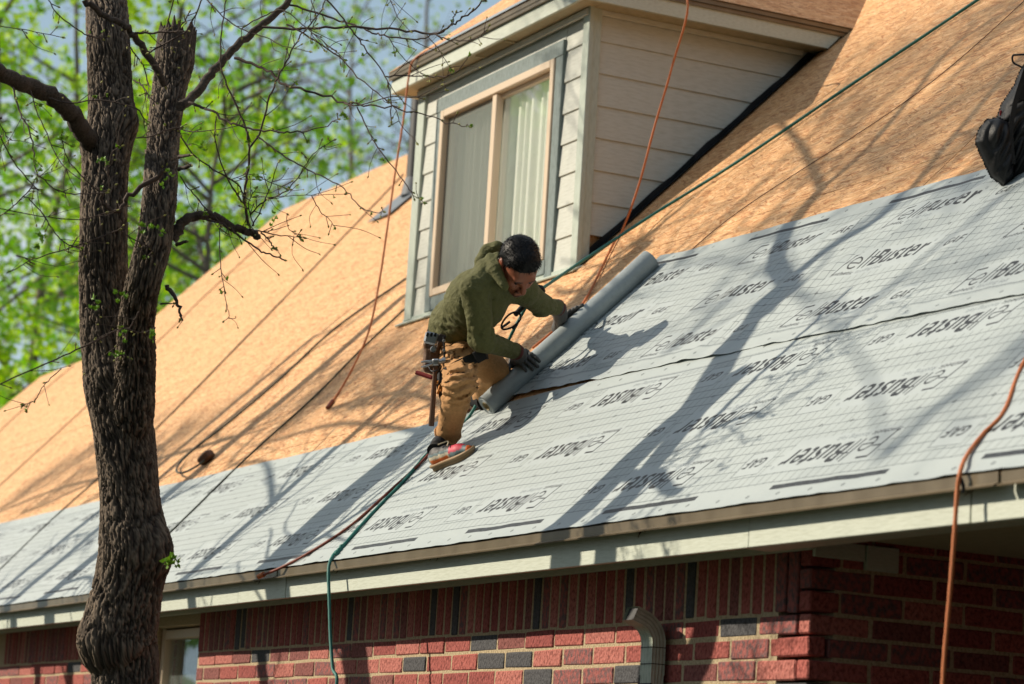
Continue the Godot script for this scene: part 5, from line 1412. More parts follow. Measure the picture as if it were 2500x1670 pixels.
func make_roofer() -> void:
	var hipR := spot(1114, 856, 12.33); var hipL := spot(1160, 858, 12.48)
	var knR := spot(1124, 932, 11.99); var anR := spot(1090, 1072, 12.26)
	var knL := spot(1204, 903, 12.5); var anL := spot(1176, 974, 12.68)
	var pel := spot(1126, 842, 12.4); var waist := spot(1118, 796, 12.33); var chest := spot(1166, 730, 12.12); var neck := spot(1206, 672, 12.01)
	var shR := spot(1160, 704, 11.93); var shL := spot(1276, 706, 12.18)
	var elR := spot(1177, 831, 12.0); var wrR := spot(1270, 862, 12.33)
	var elL := spot(1320, 746, 12.37); var wrL := spot(1368, 752, 12.55)
	var lo := on_roof(1187, 992, 0.053); var hi := on_roof(1588, 634, 0.06)
	var ax := (hi - lo).normalized()
	var rn := Vector3(0, S2, S2)
	var rx := ax.cross(rn).normalized()
	if rx.x < 0.0: rx = -rx
	var ru := rx.cross(ax).normalized()
	if ru.y < 0.0: ru = -ru
	var t := thing("person", "roofer in olive hooded shirt and tan work trousers bending over the grey roll", "person")
	# head frame
	var hc := spot(1267, 648, 11.95)
	var f := (view * Vector3(0.24, -0.82, 0.52)).normalized()
	var u := (view * Vector3(0.25, 0.55, 0.8)); u = (u - f * u.dot(f)).normalized()
	var r := f.cross(u)
	var H := func(a: float, b: float, c: float) -> Vector3: return hc + (r * a + u * b + f * c) * 1.03
	# ---- body
	var lo_b := Vector3(-3.95, 0.7, -0.95); var hi_b := Vector3(-2.65, 1.8, 0.2)
	var fb := Field.new(lo_b, hi_b, 0.0135)
	fb.put(hipR, knR, 0.062, 0.048).put(knR, anR, 0.048, 0.036).put(hipL, knL, 0.062, 0.048).put(knL, anL, 0.048, 0.036)
	fb.put(pel, waist, 0.1, 0.095).put(waist, chest, 0.095, 0.11).put(chest, neck, 0.1, 0.05)
	fb.put(shR, elR, 0.045, 0.036).put(elR, wrR, 0.036, 0.026).put(shL, elL, 0.045, 0.036).put(elL, wrL, 0.036, 0.026)
	fb.put(neck.lerp(shR, 0.25), shR, 0.05, 0.05).put(neck.lerp(shL, 0.25), shL, 0.05, 0.05)
	var body := MB.new()
	fb.mesh_into(body)
	var fh := Field.new(hc - Vector3.ONE * 0.19, hc + Vector3.ONE * 0.19, 0.0042)
	fh.put(H.call(0, 0.032, -0.022), H.call(0, 0.03, 0.016), 0.083, 0.079, 0.02, r * 1.1)
	fh.put(H.call(0, -0.01, 0.042), H.call(0, -0.075, 0.05), 0.058, 0.036, 0.03)
	fh.put(H.call(-0.032, -0.075, 0.015), H.call(0, -0.1, 0.062), 0.026, 0.022, 0.025).put(H.call(0.032, -0.075, 0.015), H.call(0, -0.1, 0.062), 0.026, 0.022, 0.025)
	fh.put(H.call(-0.04, -0.035, 0.055), H.call(-0.03, -0.045, 0.068), 0.022, 0.018, 0.02).put(H.call(0.04, -0.035, 0.055), H.call(0.03, -0.045, 0.068), 0.022, 0.018, 0.02)
	fh.put(H.call(-0.036, 0.012, 0.084), H.call(0.036, 0.012, 0.084), 0.013, 0.013, 0.016)
	for s in [-1.0, 1.0]: fh.put(H.call(0.031 * s, -0.012, 0.098), H.call(0.031 * s, -0.012, 0.09), 0.012, 0.012, 0.012, Vector3.ZERO, true)
	fh.put(H.call(0, 0.002, 0.092), H.call(0, -0.04, 0.114), 0.009, 0.0125, 0.01)
	fh.put(H.call(-0.012, -0.046, 0.102), H.call(0.012, -0.046, 0.102), 0.0085, 0.0085, 0.006)
	fh.put(H.call(-0.02, -0.071, 0.092), H.call(0.02, -0.071, 0.092), 0.0075, 0.0075, 0.006).put(H.call(-0.017, -0.084, 0.09), H.call(0.017, -0.084, 0.09), 0.0085, 0.0085, 0.006)
	fh.put(H.call(-0.02, -0.0775, 0.103), H.call(0.02, -0.0775, 0.103), 0.0022, 0.0022, 0.003, Vector3.ZERO, true)
	for s in [-1.0, 1.0]:
		fh.put(H.call(0.08 * s, 0.016, -0.012), H.call(0.078 * s, -0.03, 0.0), 0.021, 0.011, 0.006, r * 2.0)
		fh.put(H.call(0.094 * s, 0.012, -0.004), H.call(0.092 * s, -0.014, 0.002), 0.009, 0.006, 0.004, Vector3.ZERO, true)
	fh.put(H.call(0, -0.05, -0.03), neck + (hc - neck) * 0.1, 0.058, 0.06, 0.03)
	var tone := func(p: Vector3) -> Color:
		var q := Vector3((p - hc).dot(r), (p - hc).dot(u), (p - hc).dot(f)) / 1.03
		var c := Color(1, 1, 1)
		var beard := smoothstep(0.035, 0.02, absf(q.x)) * smoothstep(-0.082, -0.093, q.y) + smoothstep(0.03, 0.02, absf(q.x)) * smoothstep(0.008, 0.004, absf(q.y + 0.062)) * smoothstep(0.08, 0.088, q.z)
		var brow := smoothstep(0.006, 0.003, absf(q.y - 0.011)) * smoothstep(0.05, 0.042, absf(q.x)) * smoothstep(0.01, 0.015, absf(q.x)) * smoothstep(0.07, 0.08, q.z)
		c = c.lerp(Color(0.16, 0.13, 0.13), clampf(maxf(beard * 0.85, brow), 0, 1))
		if absf(q.x) > 0.078: c = Color(1.0, 0.86, 0.82)
		return c
	fh.mesh_into(body, tone)
	obj("body", body, M.skin, t)
	for s in [-1.0, 1.0]: obj("eye", MB.new().tube([H.call(0.031 * s, -0.0135, 0.074), H.call(0.031 * s, -0.0135, 0.0865)], [0.012, 0.006], 10), M.eye, t)
	# ---- hair
	var fr := Field.new(hc - Vector3.ONE * 0.17, hc + Vector3.ONE * 0.17, 0.0046)
	fr.put(H.call(0, 0.036, -0.026), H.call(0, 0.036, 0.016), 0.093, 0.088, 0.02, r * 1.09)
	var hn := noise(90.0, 81, 2)
	fr.shape(func(p: Vector3, d: float) -> float:
		var q := Vector3((p - hc).dot(r), (p - hc).dot(u), (p - hc).dot(f)) / 1.03
		var line := -(q.y - 0.62 * q.z - 0.012 - 0.02 * smoothstep(0.03, 0.075, absf(q.x)) * smoothstep(0.0, 0.05, q.z) + 0.002 * hn.get_noise_3dv(p * 3.0))
		var back := -(q.y + 0.055)
		return maxf(d + 0.0022 * hn.get_noise_3dv(p), maxf(line * 0.8, back) if q.z > -0.03 else back))
	var hm := MB.new()
	fr.mesh_into(hm)
	var strands := hm.v.size()
	rng.seed = 21
	for k in 1500:
		var w := rng.randi() % strands
		var p := hm.v[w]; var nn := hm.n[w]
		if nn.dot(p - hc) < 0.0: continue
		var q := (nn * 0.55 + f * 0.5 - u * 0.25 + Vector3(rng.randfn(), rng.randfn(), rng.randfn()) * 0.16).normalized()
		hm.tube([p - nn * 0.002, p + q * rng.randf_range(0.008, 0.016)], [0.0012, 0.0003], 3, false)
	obj("hair", hm, M.hair, t)
	# ---- shirt with sleeves and the hood lying on the shoulders
	var fs := Field.new(lo_b, hi_b, 0.0098)
	var fwd := (view * Vector3(0.75, -0.5, 0.45)).normalized()
	fs.put(pel.lerp(waist, 0.25), waist, 0.13, 0.12, 0.05, Vector3.ZERO).put(waist, chest, 0.12, 0.128, 0.05).put(chest, neck.lerp(chest, 0.2), 0.126, 0.08, 0.05)
	fs.put(neck.lerp(shR, 0.3), shR, 0.072, 0.066, 0.04).put(neck.lerp(shL, 0.3), shL, 0.075, 0.07, 0.05)
	fs.put(shR, elR, 0.065, 0.055, 0.01).put(elR, elR.lerp(wrR, 0.9), 0.05, 0.034, 0.02)
	fs.put(shL, elL, 0.062, 0.05, 0.025).put(elL, elL.lerp(wrL, 0.85), 0.046, 0.034, 0.025)
	# hood: bunched rolls of cloth round the back of the neck
	fs.put(spot(1178, 640, 12.1), spot(1192, 612, 12.12), 0.036, 0.032, 0.016).put(spot(1192, 612, 12.12), spot(1214, 606, 12.1), 0.03, 0.03, 0.014)
	fs.put(spot(1214, 606, 12.1), spot(1232, 622, 12.12), 0.03, 0.025, 0.014).put(spot(1180, 648, 12.0), spot(1208, 662, 11.93), 0.032, 0.03, 0.016).put(spot(1208, 662, 11.93), spot(1232, 700, 11.88), 0.028, 0.022, 0.014)
	fs.put(spot(1196, 628, 12.0), spot(1204, 655, 11.92), 0.022, 0.018, 0.01).put(spot(1214, 622, 12.0), spot(1216, 650, 11.92), 0.018, 0.015, 0.008)
	fs.put(hc - u * 0.03 - f * 0.02, neck.lerp(hc, 0.5), 0.078, 0.066, 0.008, Vector3.ZERO, true)
	var wn := noise(1.0, 83, 3)
	var bax := (chest - waist).normalized()
	fs.shape(func(p: Vector3, d: float) -> float:
		var torso: float = clampf((p - waist).dot(bax) / (chest - waist).length(), -0.5, 1.4)
		var g := wn.get_noise_3dv(p * 9.0)
		# pulled folds across the back and gathers along the sleeves
		var w := 0.0
		var arm: float = clampf((p - shR).dot((elR - shR).normalized()), -0.05, 0.4)
		var near_arm: float = smoothstep(0.13, 0.07, ((p - shR) - (elR - shR).normalized() * arm).length())
		var diag := (view * Vector3(0.62, 0.78, 0.1)).dot(p)
		w += (1.0 - near_arm) * 0.017 * (pow(absf(sin(diag * 80.0 + g * 3.0)), 0.6) - 0.6) * -1.0 * smoothstep(-0.2, 0.2, torso) * smoothstep(1.15, 0.75, torso) * (0.55 + 0.9 * wn.get_noise_3dv(p * 6.0 + Vector3.ONE))
		w += near_arm * 0.016 * (0.6 - pow(absf(sin((view * Vector3(0.95, 0.1, -0.2)).dot(p) * 62.0 + g * 2.5)), 0.6)) * (0.6 + 0.8 * wn.get_noise_3dv(p * 5.0))
		w += 0.005 * g + 0.0028 * wn.get_noise_3dv(p * 24.0)
		return d + w)
	obj("hooded_shirt", fs.mesh_into(MB.new()), M.shirt, t)
	# ---- trousers
	var ft := Field.new(lo_b, hi_b, 0.0105)
	ft.put(pel, pel.lerp(waist, 0.45), 0.128, 0.122, 0.04).put(hipR, knR, 0.092, 0.068, 0.04).put(knR, knR.lerp(anR, 0.35), 0.067, 0.061, 0.03).put(knR.lerp(anR, 0.35), knR.lerp(anR, 0.93), 0.06, 0.055, 0.02)
	ft.put(hipL, knL, 0.092, 0.07, 0.04).put(knL, knL.lerp(anL, 0.9), 0.068, 0.05, 0.03)
	ft.shape(func(p: Vector3, d: float) -> float:
		var g := wn.get_noise_3dv(p * 10.0)
		var k1: float = smoothstep(0.2, 0.03, absf((p - knR).dot((anR - knR).normalized())))
		var w := k1 * 0.011 * sin((view * Vector3(-0.25, 0.95, 0.2)).dot(p) * 175.0 + g * 5.0)
		var k2: float = smoothstep(0.12, 0.0, absf((p - anR).dot((anR - knR).normalized())))
		w += k2 * 0.004 * sin(p.y * 170.0 + g * 6.0)
		return d + w + 0.008 * g + 0.003 * wn.get_noise_3dv(p * 30.0))
	var tm := ft.mesh_into(MB.new())
	var tr := obj("trousers", tm, M.trousers, t)
	var leg := (anR - knR).normalized()
	var hem := []
	var hs := leg.cross(view.z).normalized(); var hf := leg.cross(hs)
	for k in 25: hem.append(knR.lerp(anR, 0.9) + (hs * cos(k * TAU / 24) + hf * sin(k * TAU / 24)) * 0.0595 + leg * 0.006 * sin(k * 1.3))
	obj("hem", MB.new().tube(hem, [0.0045, 0.0045], 6, false), M.trousers, tr)
	var seam := []
	for k in 9: seam.append(knR.lerp(anR, k / 9.5) + view.z * (0.069 - 0.0012 * k) - view.x * (0.012 + 0.0025 * k))
	obj("seam", MB.new().tube(smooth(seam, 3), [0.0022, 0.0022], 5), M.leather, tr)
	# ---- gloves
	var sR := 0.255; var sL := 0.545
	var cR := lo + ax * sR * (hi - lo).length(); var cL := lo + ax * sL * (hi - lo).length()
	var rad := 0.0515
	var on := func(c: Vector3, phi: float, out: float) -> Vector3: return c + (ru * cos(phi) + rx * sin(phi)) * (rad + out)
	var wl := wrR; var k0: Vector3 = on.call(cR, 0.15, 0.02)
	var fgr := Field.new(cR - Vector3.ONE * 0.22, cR + Vector3.ONE * 0.22, 0.0042)
	var cu := []
	var pp: Vector3 = k0
	for q in [0.75, 1.25, 1.7]:
		var nx: Vector3 = on.call(cR, q, 0.011)
		cu.append(nx - pp); pp = nx
	hand(fgr, wl, on.call(cR, -0.75, 0.026), k0, ax, cu, [on.call(cR + ax * -0.03, -0.7, 0.02), on.call(cR + ax * -0.07, -0.35, 0.014), on.call(cR + ax * -0.085, 0.15, 0.011)])
	fgr.put(elR.lerp(wrR, 0.86), wrR.lerp(on.call(cR, -0.75, 0.026), 0.35), 0.037, 0.034, 0.01)
	fgr.shape(func(p: Vector3, d: float) -> float: return d + 0.0018 * wn.get_noise_3dv(p * 38.0) + 0.0008 * sin(p.dot(view.x) * 420.0))
	var gl := obj("glove", fgr.mesh_into(MB.new()), M.glove_grey, t)
	var cuff := func(a: Vector3, b: Vector3, rr: float) -> MB: return MB.new().tube([a.lerp(b, 0.83), a.lerp(b, 0.86), a.lerp(b, 0.9)], [rr, rr + 0.003, rr], 18, false)
	obj("cuff", cuff.call(elR, wrR, 0.0375), M.glove_cuff, gl)
	var fgl := Field.new(cL - Vector3.ONE * 0.24, cL + Vector3.ONE * 0.24, 0.0042)
	var lean := (ax * 0.5 + rx * 0.2).normalized()
	k0 = on.call(cL, -0.9, 0.017)
	cu = []
	pp = k0
	for q in [[-0.55, 0.03], [-0.2, 0.055], [0.12, 0.07]]:
		var nx: Vector3 = on.call(cL + ax * q[1], q[0], 0.0105)
		cu.append(nx - pp); pp = nx
	hand(fgl, wrL, on.call(cL - ax * 0.045, -1.15, 0.024), k0, (ax * 0.85 - rx * 0.1 - ru * 0.4).normalized(), cu, [on.call(cL - ax * 0.06, -0.8, 0.018), on.call(cL - ax * 0.05, -0.35, 0.014), on.call(cL - ax * 0.03, 0.05, 0.012)])
	fgl.put(elL.lerp(wrL, 0.84), wrL.lerp(on.call(cL - ax * 0.045, -1.15, 0.024), 0.4), 0.037, 0.034, 0.01)
	fgl.shape(func(p: Vector3, d: float) -> float: return d + 0.0018 * wn.get_noise_3dv(p * 38.0) + 0.0009 * sin(p.dot(view.x) * 380.0))
	var g2 := obj("glove", fgl.mesh_into(MB.new()), M.glove_grey, t)
	obj("cuff", cuff.call(elL, wrL, 0.0375), M.glove_cuff, g2)
	# ---- shoes
	shoe(t, on_roof(1066, 1146, 0.004), on_roof(1160, 1107, 0.004), anR)
	shoe(t, on_roof(1146, 1012, 0.004) + Vector3(-0.06, 0.02, -0.02), on_roof(1182, 985, 0.004) + Vector3(0.03, 0.0, -0.03), anL)
	make_gear(pel, waist, hipR, knR, t)

func shoe(t: Node3D, heel: Vector3, toe: Vector3, ankle: Vector3) -> void:
	var d := (toe - heel).normalized()
	var up := Vector3(0, 0.82, 0.57); up = (up - d * up.dot(d)).normalized()
	var w := d.cross(up)  # towards the outer side
	if w.z < 0.0: w = -w
	var L := 0.285
	var S := func(a: float, b: float, c: float) -> Vector3: return heel + d * (a * L) + up * b + w * c
	var out := []
	for q in [[0.0, 0.0], [0.03, -0.028], [0.14, -0.036], [0.42, -0.032], [0.7, -0.047], [0.9, -0.036], [1.0, -0.006], [0.98, 0.024], [0.86, 0.042], [0.7, 0.046], [0.42, 0.036], [0.14, 0.036], [0.03, 0.028]]: out.append(Vector2(q[0] * L, q[1]))
	var so := MB.new()
	so.prism(out, heel + up * 0.026, Basis(d, w, d.cross(w)), 0.026 if d.cross(w).dot(up) > 0 else -0.026)
	obj("sole", so, M.shoe_sole, t)
	var lip := []
	for q in out: lip.append(heel + up * 0.024 + d * (0.5 * L + (q.x - 0.5 * L) * 0.995) + w * q.y)
	lip.append(lip[0])
	var sl := obj("midsole", MB.new().tube(smooth(lip, 3), [0.0085, 0.0085], 6, false), M.shoe_sole, t)
	var fu := Field.new(heel.min(toe) - Vector3.ONE * 0.12, heel.max(toe) + Vector3.ONE * 0.17, 0.0062)
	fu.put(S.call(0.11, 0.05, 0), S.call(0.42, 0.05, 0), 0.033, 0.034, 0.02).put(S.call(0.42, 0.046, 0), S.call(0.72, 0.034, 0), 0.036, 0.033, 0.02).put(S.call(0.72, 0.032, 0), S.call(0.91, 0.027, 0), 0.034, 0.022, 0.02)
	fu.put(S.call(0.2, 0.05, 0), ankle.lerp(S.call(0.22, 0.09, 0), 0.55), 0.04, 0.042, 0.02)
	fu.shape(func(p: Vector3, v: float) -> float: return maxf(v, 0.018 - (p - heel).dot(up)))
	var paint := func(p: Vector3) -> Color:
		var q := Vector3((p - heel).dot(d) / L, (p - heel).dot(up), (p - heel).dot(w))
		var grey := Color(0.1, 0.16, 0.175); var pink := Color(0.5, 0.03, 0.06); var cream := Color(0.55, 0.48, 0.36); var orange := Color(0.68, 0.13, 0.01); var black := Color(0.01, 0.01, 0.012)
		if q.x > 0.12 and q.x < 0.55 and q.y > 0.03 and q.y < 0.052 - 0.01 * q.x: return orange
		if q.x > 0.1 and q.x < 0.58 and q.y > 0.024 and q.y < 0.07 - 0.02 * q.x and absf(q.z) > 0.02: return cream
		if q.x < 0.08 and q.y > 0.07: return pink
		if q.x > 0.58 and q.x < 0.86 and q.y > 0.052 - 0.02 * (q.x - 0.58): return pink
		if q.x > 0.93: return orange
		if q.y > 0.075 or (q.x > 0.3 and q.x < 0.6 and q.y > 0.07 and absf(q.z) < 0.03): return black
		return grey
	obj("shoe", fu.mesh_into(MB.new(), paint), M.shoe_paint, t)
	obj("sock", MB.new().tube([S.call(0.2, 0.07, 0), ankle.lerp(S.call(0.2, 0.07, 0), 0.3), ankle + (ankle - S.call(0.2, 0.07, 0)).normalized() * 0.05], [0.047, 0.046, 0.05], 18), M.sock, t)
	obj("laces", MB.new().tube(smooth([S.call(0.6, 0.083, 0.02), S.call(0.5, 0.094, -0.02), S.call(0.42, 0.104, 0.02)], 4), [0.003, 0.003], 5), M.shoe_cream, t)

func band(pts: Array, nrm: Array, wide: float, thick: float) -> MB:  # flat webbing
	var b := MB.new()
	for k in pts.size() - 1:
		var d: Vector3 = (pts[k + 1] - pts[k])
		for s in [1.0, -1.0]:
			var n0: Vector3 = nrm[k]; var n1: Vector3 = nrm[k + 1]
			var w0 := d.cross(n0).normalized() * wide / 2; var w1 := d.cross(n1).normalized() * wide / 2
			var q := [pts[k] - w0 + n0 * thick * s / 2, pts[k] + w0 + n0 * thick * s / 2, pts[k + 1] + w1 + n1 * thick * s / 2, pts[k + 1] - w1 + n1 * thick * s / 2]
			if (q[1] - q[0]).cross(q[3] - q[0]).dot(n0) * s < 0: q.reverse()
			b.quad(q[0], q[1], q[2], q[3])
			var e := [pts[k] + w0 * s - n0 * thick / 2, pts[k + 1] + w1 * s - n1 * thick / 2, pts[k + 1] + w1 * s + n1 * thick / 2, pts[k] + w0 * s + n0 * thick / 2]
			if (e[1] - e[0]).cross(e[3] - e[0]).dot(w0) * s < 0: e.reverse()
			b.quad(e[0], e[1], e[2], e[3])
	return b

func loop(c: Vector3, axis: Vector3, r: float, wide: float, thick: float, squash := 1.0) -> MB:
	var a := axis.normalized()
	var s := a.cross(view.z).normalized(); var g := a.cross(s)
	var p := []; var n := []
	for k in 41:
		var q := s * cos(k * TAU / 40) + g * sin(k * TAU / 40) * squash
		p.append(c + q * r); n.append((s * cos(k * TAU / 40) + g * sin(k * TAU / 40)).normalized())
	return band(p, n, wide, thick)

func make_gear(pel: Vector3, waist: Vector3, hipR: Vector3, knR: Vector3, person: Node3D) -> void:
	var X := view.x; var Y := view.y; var Z := view.z
	var bt := thing("tool_belt", "worn brown leather tool belt with pouch on the roofer's hip", "tool belt")
	obj("belt", loop(pel.lerp(waist, 0.42), waist - pel + X * 0.02, 0.147, 0.05, 0.006, 1.0), M.leather_dark, bt)
	var po := spot(1056, 866, 12.2)
	var pouch := MB.new()
	for k in 10:  # a gathered bag, open at the top
		pass
	var fp := Field.new(po - Vector3.ONE * 0.13, po + Vector3.ONE * 0.13, 0.0055)
	fp.put(po + Y * 0.03, po - Y * 0.045 - X * 0.006, 0.036, 0.042, 0.02, Z * 1.5).put(po + Y * 0.045 - X * 0.03, po + Y * 0.05 + X * 0.045, 0.015, 0.013, 0.015)
	fp.put(po + Y * 0.075, po + Y * 0.03, 0.026, 0.022, 0.008, Z * 1.4, true)
	var pn := noise(22.0, 85, 2)
	fp.shape(func(p: Vector3, d: float) -> float: return d + 0.004 * pn.get_noise_3dv(p) + 0.002 * sin(p.dot(X) * 210.0))
	obj("pouch", fp.mesh_into(MB.new()), M.leather, bt)
	obj("pouch_stud", MB.new().tube([spot(1058, 853, 12.135), spot(1058, 853, 12.12)], [0.015, 0.011], 14), M.steel, bt)
	obj("holster", MB.new().prism([Vector2(-0.03, 0.09), Vector2(0.035, 0.1), Vector2(0.03, -0.02), Vector2(0.0, -0.13), Vector2(-0.03, -0.03)], spot(1083, 935, 12.14), Basis(X, Y, Z), 0.025), M.webbing, bt)
	var tape := thing("tape_measure", "silver tape measure clipped on the roofer's belt", "tape measure")
	var tp := spot(1053, 826, 12.13)
	var tb := Basis(Z, -0.25) * view
	obj("case", MB.new().box(tp, Vector3(0.062, 0.055, 0.035), 0.014, tb), M.steel, tape)
	for k in 3: obj("slot", MB.new().box(tp + tb * Vector3(-0.02 + 0.017 * k, 0.012 + 0.004 * k, 0.017), Vector3(0.011, 0.018, 0.004), 0.001, tb), M.steel_dark, tape)
	obj("clip", MB.new().box(tp + tb * Vector3(0.045, 0.012, 0.004), Vector3(0.034, 0.036, 0.02), 0.004, tb), M.leather_dark, tape)
	# hammer hanging in its loop
	var h := thing("hammer", "claw hammer with steel head and wooden handle hanging from the belt", "hammer")
	var hh := spot(1064, 884, 12.08); var he := spot(1053, 1040, 12.1)
	var hd := (he - hh).normalized()
	var hp := []; var hr := []
	for k in 9:
		hp.append(hh + (he - hh) * (k / 8.0)); hr.append([0.0105, 0.0105, 0.0108, 0.0115, 0.0122, 0.0126, 0.0126, 0.0132, 0.0125][k])
	obj("handle", MB.new().tube(hp, hr, 12), M.handle_wood, h)
	var hx := (X * 0.97 + Y * 0.16).normalized()
	var head := MB.new()
	head.tube([hh + hx * 0.0, hh + hx * 0.028, hh + hx * 0.032, hh + hx * 0.045], [0.013, 0.0125, 0.017, 0.016], 14)
	head.box(hh, Vector3(0.034, 0.03, 0.03), 0.006, view)
	obj("head", head, M.steel, h)
	for s in [-1.0, 1.0]:
		obj("claw", MB.new().tube(smooth([hh - hx * 0.01 + Y * 0.004 * s, hh - hx * 0.04 + Y * 0.010 * s + Z * 0.004, hh - hx * 0.066 + Y * (0.011 * s) - Z * 0.006], 4), [0.008, 0.003], 6), M.steel, h)
	obj("hammer_loop", MB.new().tube(smooth([spot(1046, 893, 12.1), spot(1054, 906, 12.06), spot(1068, 903, 12.05), spot(1076, 893, 12.1)], 5), [0.0028, 0.0028], 6), M.steel_dark, bt)
	var st := MB.new()
	st.tube([spot(1083, 822, 12.1), spot(1085, 860, 12.08), spot(1084, 895, 12.08)], [0.0045, 0.0045], 8)
	obj("chain_strap", st, M.steel_dark, bt)
	for k in 3: obj("rivet", MB.new().tube([spot(1084, 832 + 24 * k, 12.075), spot(1084, 832 + 24 * k, 12.065)], [0.008, 0.006], 8), M.steel, bt)
	var kn := thing("utility_knife", "red-handled knife sticking out behind the hammer", "knife")
	obj("grip", MB.new().tube([spot(1014, 909, 12.15), spot(1018, 910, 12.15), spot(1054, 922, 12.12)], [0.008, 0.0105, 0.0105], 10), M.red_grip, kn)
	var pl := thing("pliers", "yellow-handled pliers in the dark holster under the hammer head", "pliers")
	for s in [[1066, 935, 1082, 925], [1068, 962, 1078, 930], [1075, 955, 1086, 935]]:
		obj("grip", MB.new().tube([spot(s[0], s[1], 12.1), spot(s[2], s[3], 12.11)], [0.006, 0.0055], 7), M.yellow_grip, pl)
	# harness
	var hs := thing("safety_harness", "black webbing harness strap round the roofer's near thigh", "harness")
	var sp := smooth([spot(1060, 934, 12.2), spot(1072, 924, 12.1), spot(1094, 907, 12.03), spot(1122, 891, 12.015), spot(1152, 877, 12.06), spot(1180, 866, 12.16), spot(1190, 864, 12.26)], 4)
	var sn := []
	for k in sp.size(): sn.append((Z + X * lerpf(-1.1, 1.1, k / (sp.size() - 1.0)) + Y * 0.2).normalized())
	obj("thigh_strap", band(sp, sn, 0.048, 0.007), M.webbing, hs)
	obj("buckle", MB.new().box(spot(1172, 868, 12.03), Vector3(0.05, 0.055, 0.012), 0.004, Basis(Z, 0.5) * view), M.webbing, hs)
	obj("chest_ring", MB.new().tube([spot(1225, 800, 12.2), spot(1236, 792, 12.22), spot(1244, 786, 12.24)], [0.006, 0.006], 7), M.steel_dark, hs)
	var ca := thing("carabiner", "dark steel screw-gate carabiner hanging in front of the roofer's chest", "carabiner")
	var rg := []
	var cc := spot(1247, 784, 12.27); var ce := (X * 0.75 + Y * 0.62).normalized(); var cf := (X * -0.62 + Y * 0.75).normalized()
	for k in 25: rg.append(cc + ce * 0.052 * cos(k * TAU / 24) + cf * (0.027 + 0.005 * cos(k * TAU / 24)) * sin(k * TAU / 24))
	obj("body", MB.new().tube(rg, [0.0048, 0.0048], 8, false), M.steel_dark, ca)
	obj("gate_sleeve", MB.new().tube([cc - cf * 0.028 - ce * 0.018, cc - cf * 0.029 + ce * 0.012], [0.0078, 0.0078], 10), M.steel_dark, ca)
	var gb := thing("rope_grab", "black and blue-grey rope grab where the green rope meets the lanyard", "rope grab")
	var go := spot(1312, 714, 12.45)
	obj("body", MB.new().box(go, Vector3(0.075, 0.034, 0.03), 0.01, Basis(Z, 0.45) * view), M.steel_dark, gb)
	obj("cam_lever", MB.new().box(go + X * 0.01 + Y * 0.022, Vector3(0.034, 0.026, 0.022), 0.008, Basis(Z, -0.2) * view), M.bag_black, gb)
	var ly := thing("lanyard", "black webbing lanyard between rope grab and carabiner", "lanyard")
	var lp := smooth([spot(1302, 722, 12.43), spot(1284, 740, 12.36), spot(1268, 758, 12.3), spot(1258, 768, 12.28)], 5)
	obj("strap", MB.new().tube(lp, [0.014, 0.011, 0.012], 8), M.webbing, ly)

# ---------------------------------------------------------------- things by the edges
func pillow(outline: Array, depth: float, fat: float, b: MB, folds: FastNoiseLite) -> MB:  # a stuffed cloth shape with that outline, as thick as it is deep inside its edge
	var pk := PackedVector2Array(outline)
	var lo := pk[0]; var hi := pk[0]
	for p in pk: lo = lo.min(p); hi = hi.max(p)
	var st := 3.0
	var nx := int((hi.x - lo.x) / st) + 2; var ny := int((hi.y - lo.y) / st) + 2
	var h := PackedFloat32Array(); h.resize(nx * ny)
	for y in ny:
		for x in nx:
			var p := lo + Vector2(x - 0.5, y - 0.5) * st
			var e := 1e9
			for k in pk.size(): e = minf(e, p.distance_to(Geometry2D.get_closest_point_to_segment(p, pk[k], pk[(k + 1) % pk.size()])))
			h[y * nx + x] = e if Geometry2D.is_point_in_polygon(p, pk) else -e
	for side in [1.0, -1.0]:
		var first := b.v.size()
		for y in ny:
			for x in nx:
				var p := lo + Vector2(x - 0.5, y - 0.5) * st
				var e := maxf(h[y * nx + x], 0.0)
				var g := 1.0 - exp(-e / 22.0)
				var f := folds.get_noise_2d(p.x * 0.9 + p.y * 0.5, p.y * 0.35 - p.x * 0.2)
				var z := fat * sqrt(g) + (0.04 * (absf(f) - 0.25) * g if side > 0 else 0.0)
				b.add(spot(p.x, p.y, depth) + view.z * z * side, Vector3.ZERO, p * 0.01)
		for y in ny - 1:
			for x in nx - 1:
				var a := y * nx + x
				if maxf(maxf(h[a], h[a + 1]), maxf(h[a + nx], h[a + nx + 1])) < -1.0: continue
				var q := [first + a, first + a + 1, first + a + nx + 1, first + a + nx]
				if side < 0: q.reverse()
				b.i.append_array([q[0], q[1], q[2], q[0], q[2], q[3]])
		for y in ny:
			for x in nx:
				var a := first + y * nx + x
				var dx := b.v[first + y * nx + mini(x + 1, nx - 1)] - b.v[first + y * nx + maxi(x - 1, 0)]
				var dy := b.v[first + mini(y + 1, ny - 1) * nx + x] - b.v[first + maxi(y - 1, 0) * nx + x]
				b.n[a] = dy.cross(dx).normalized() * side
	return b

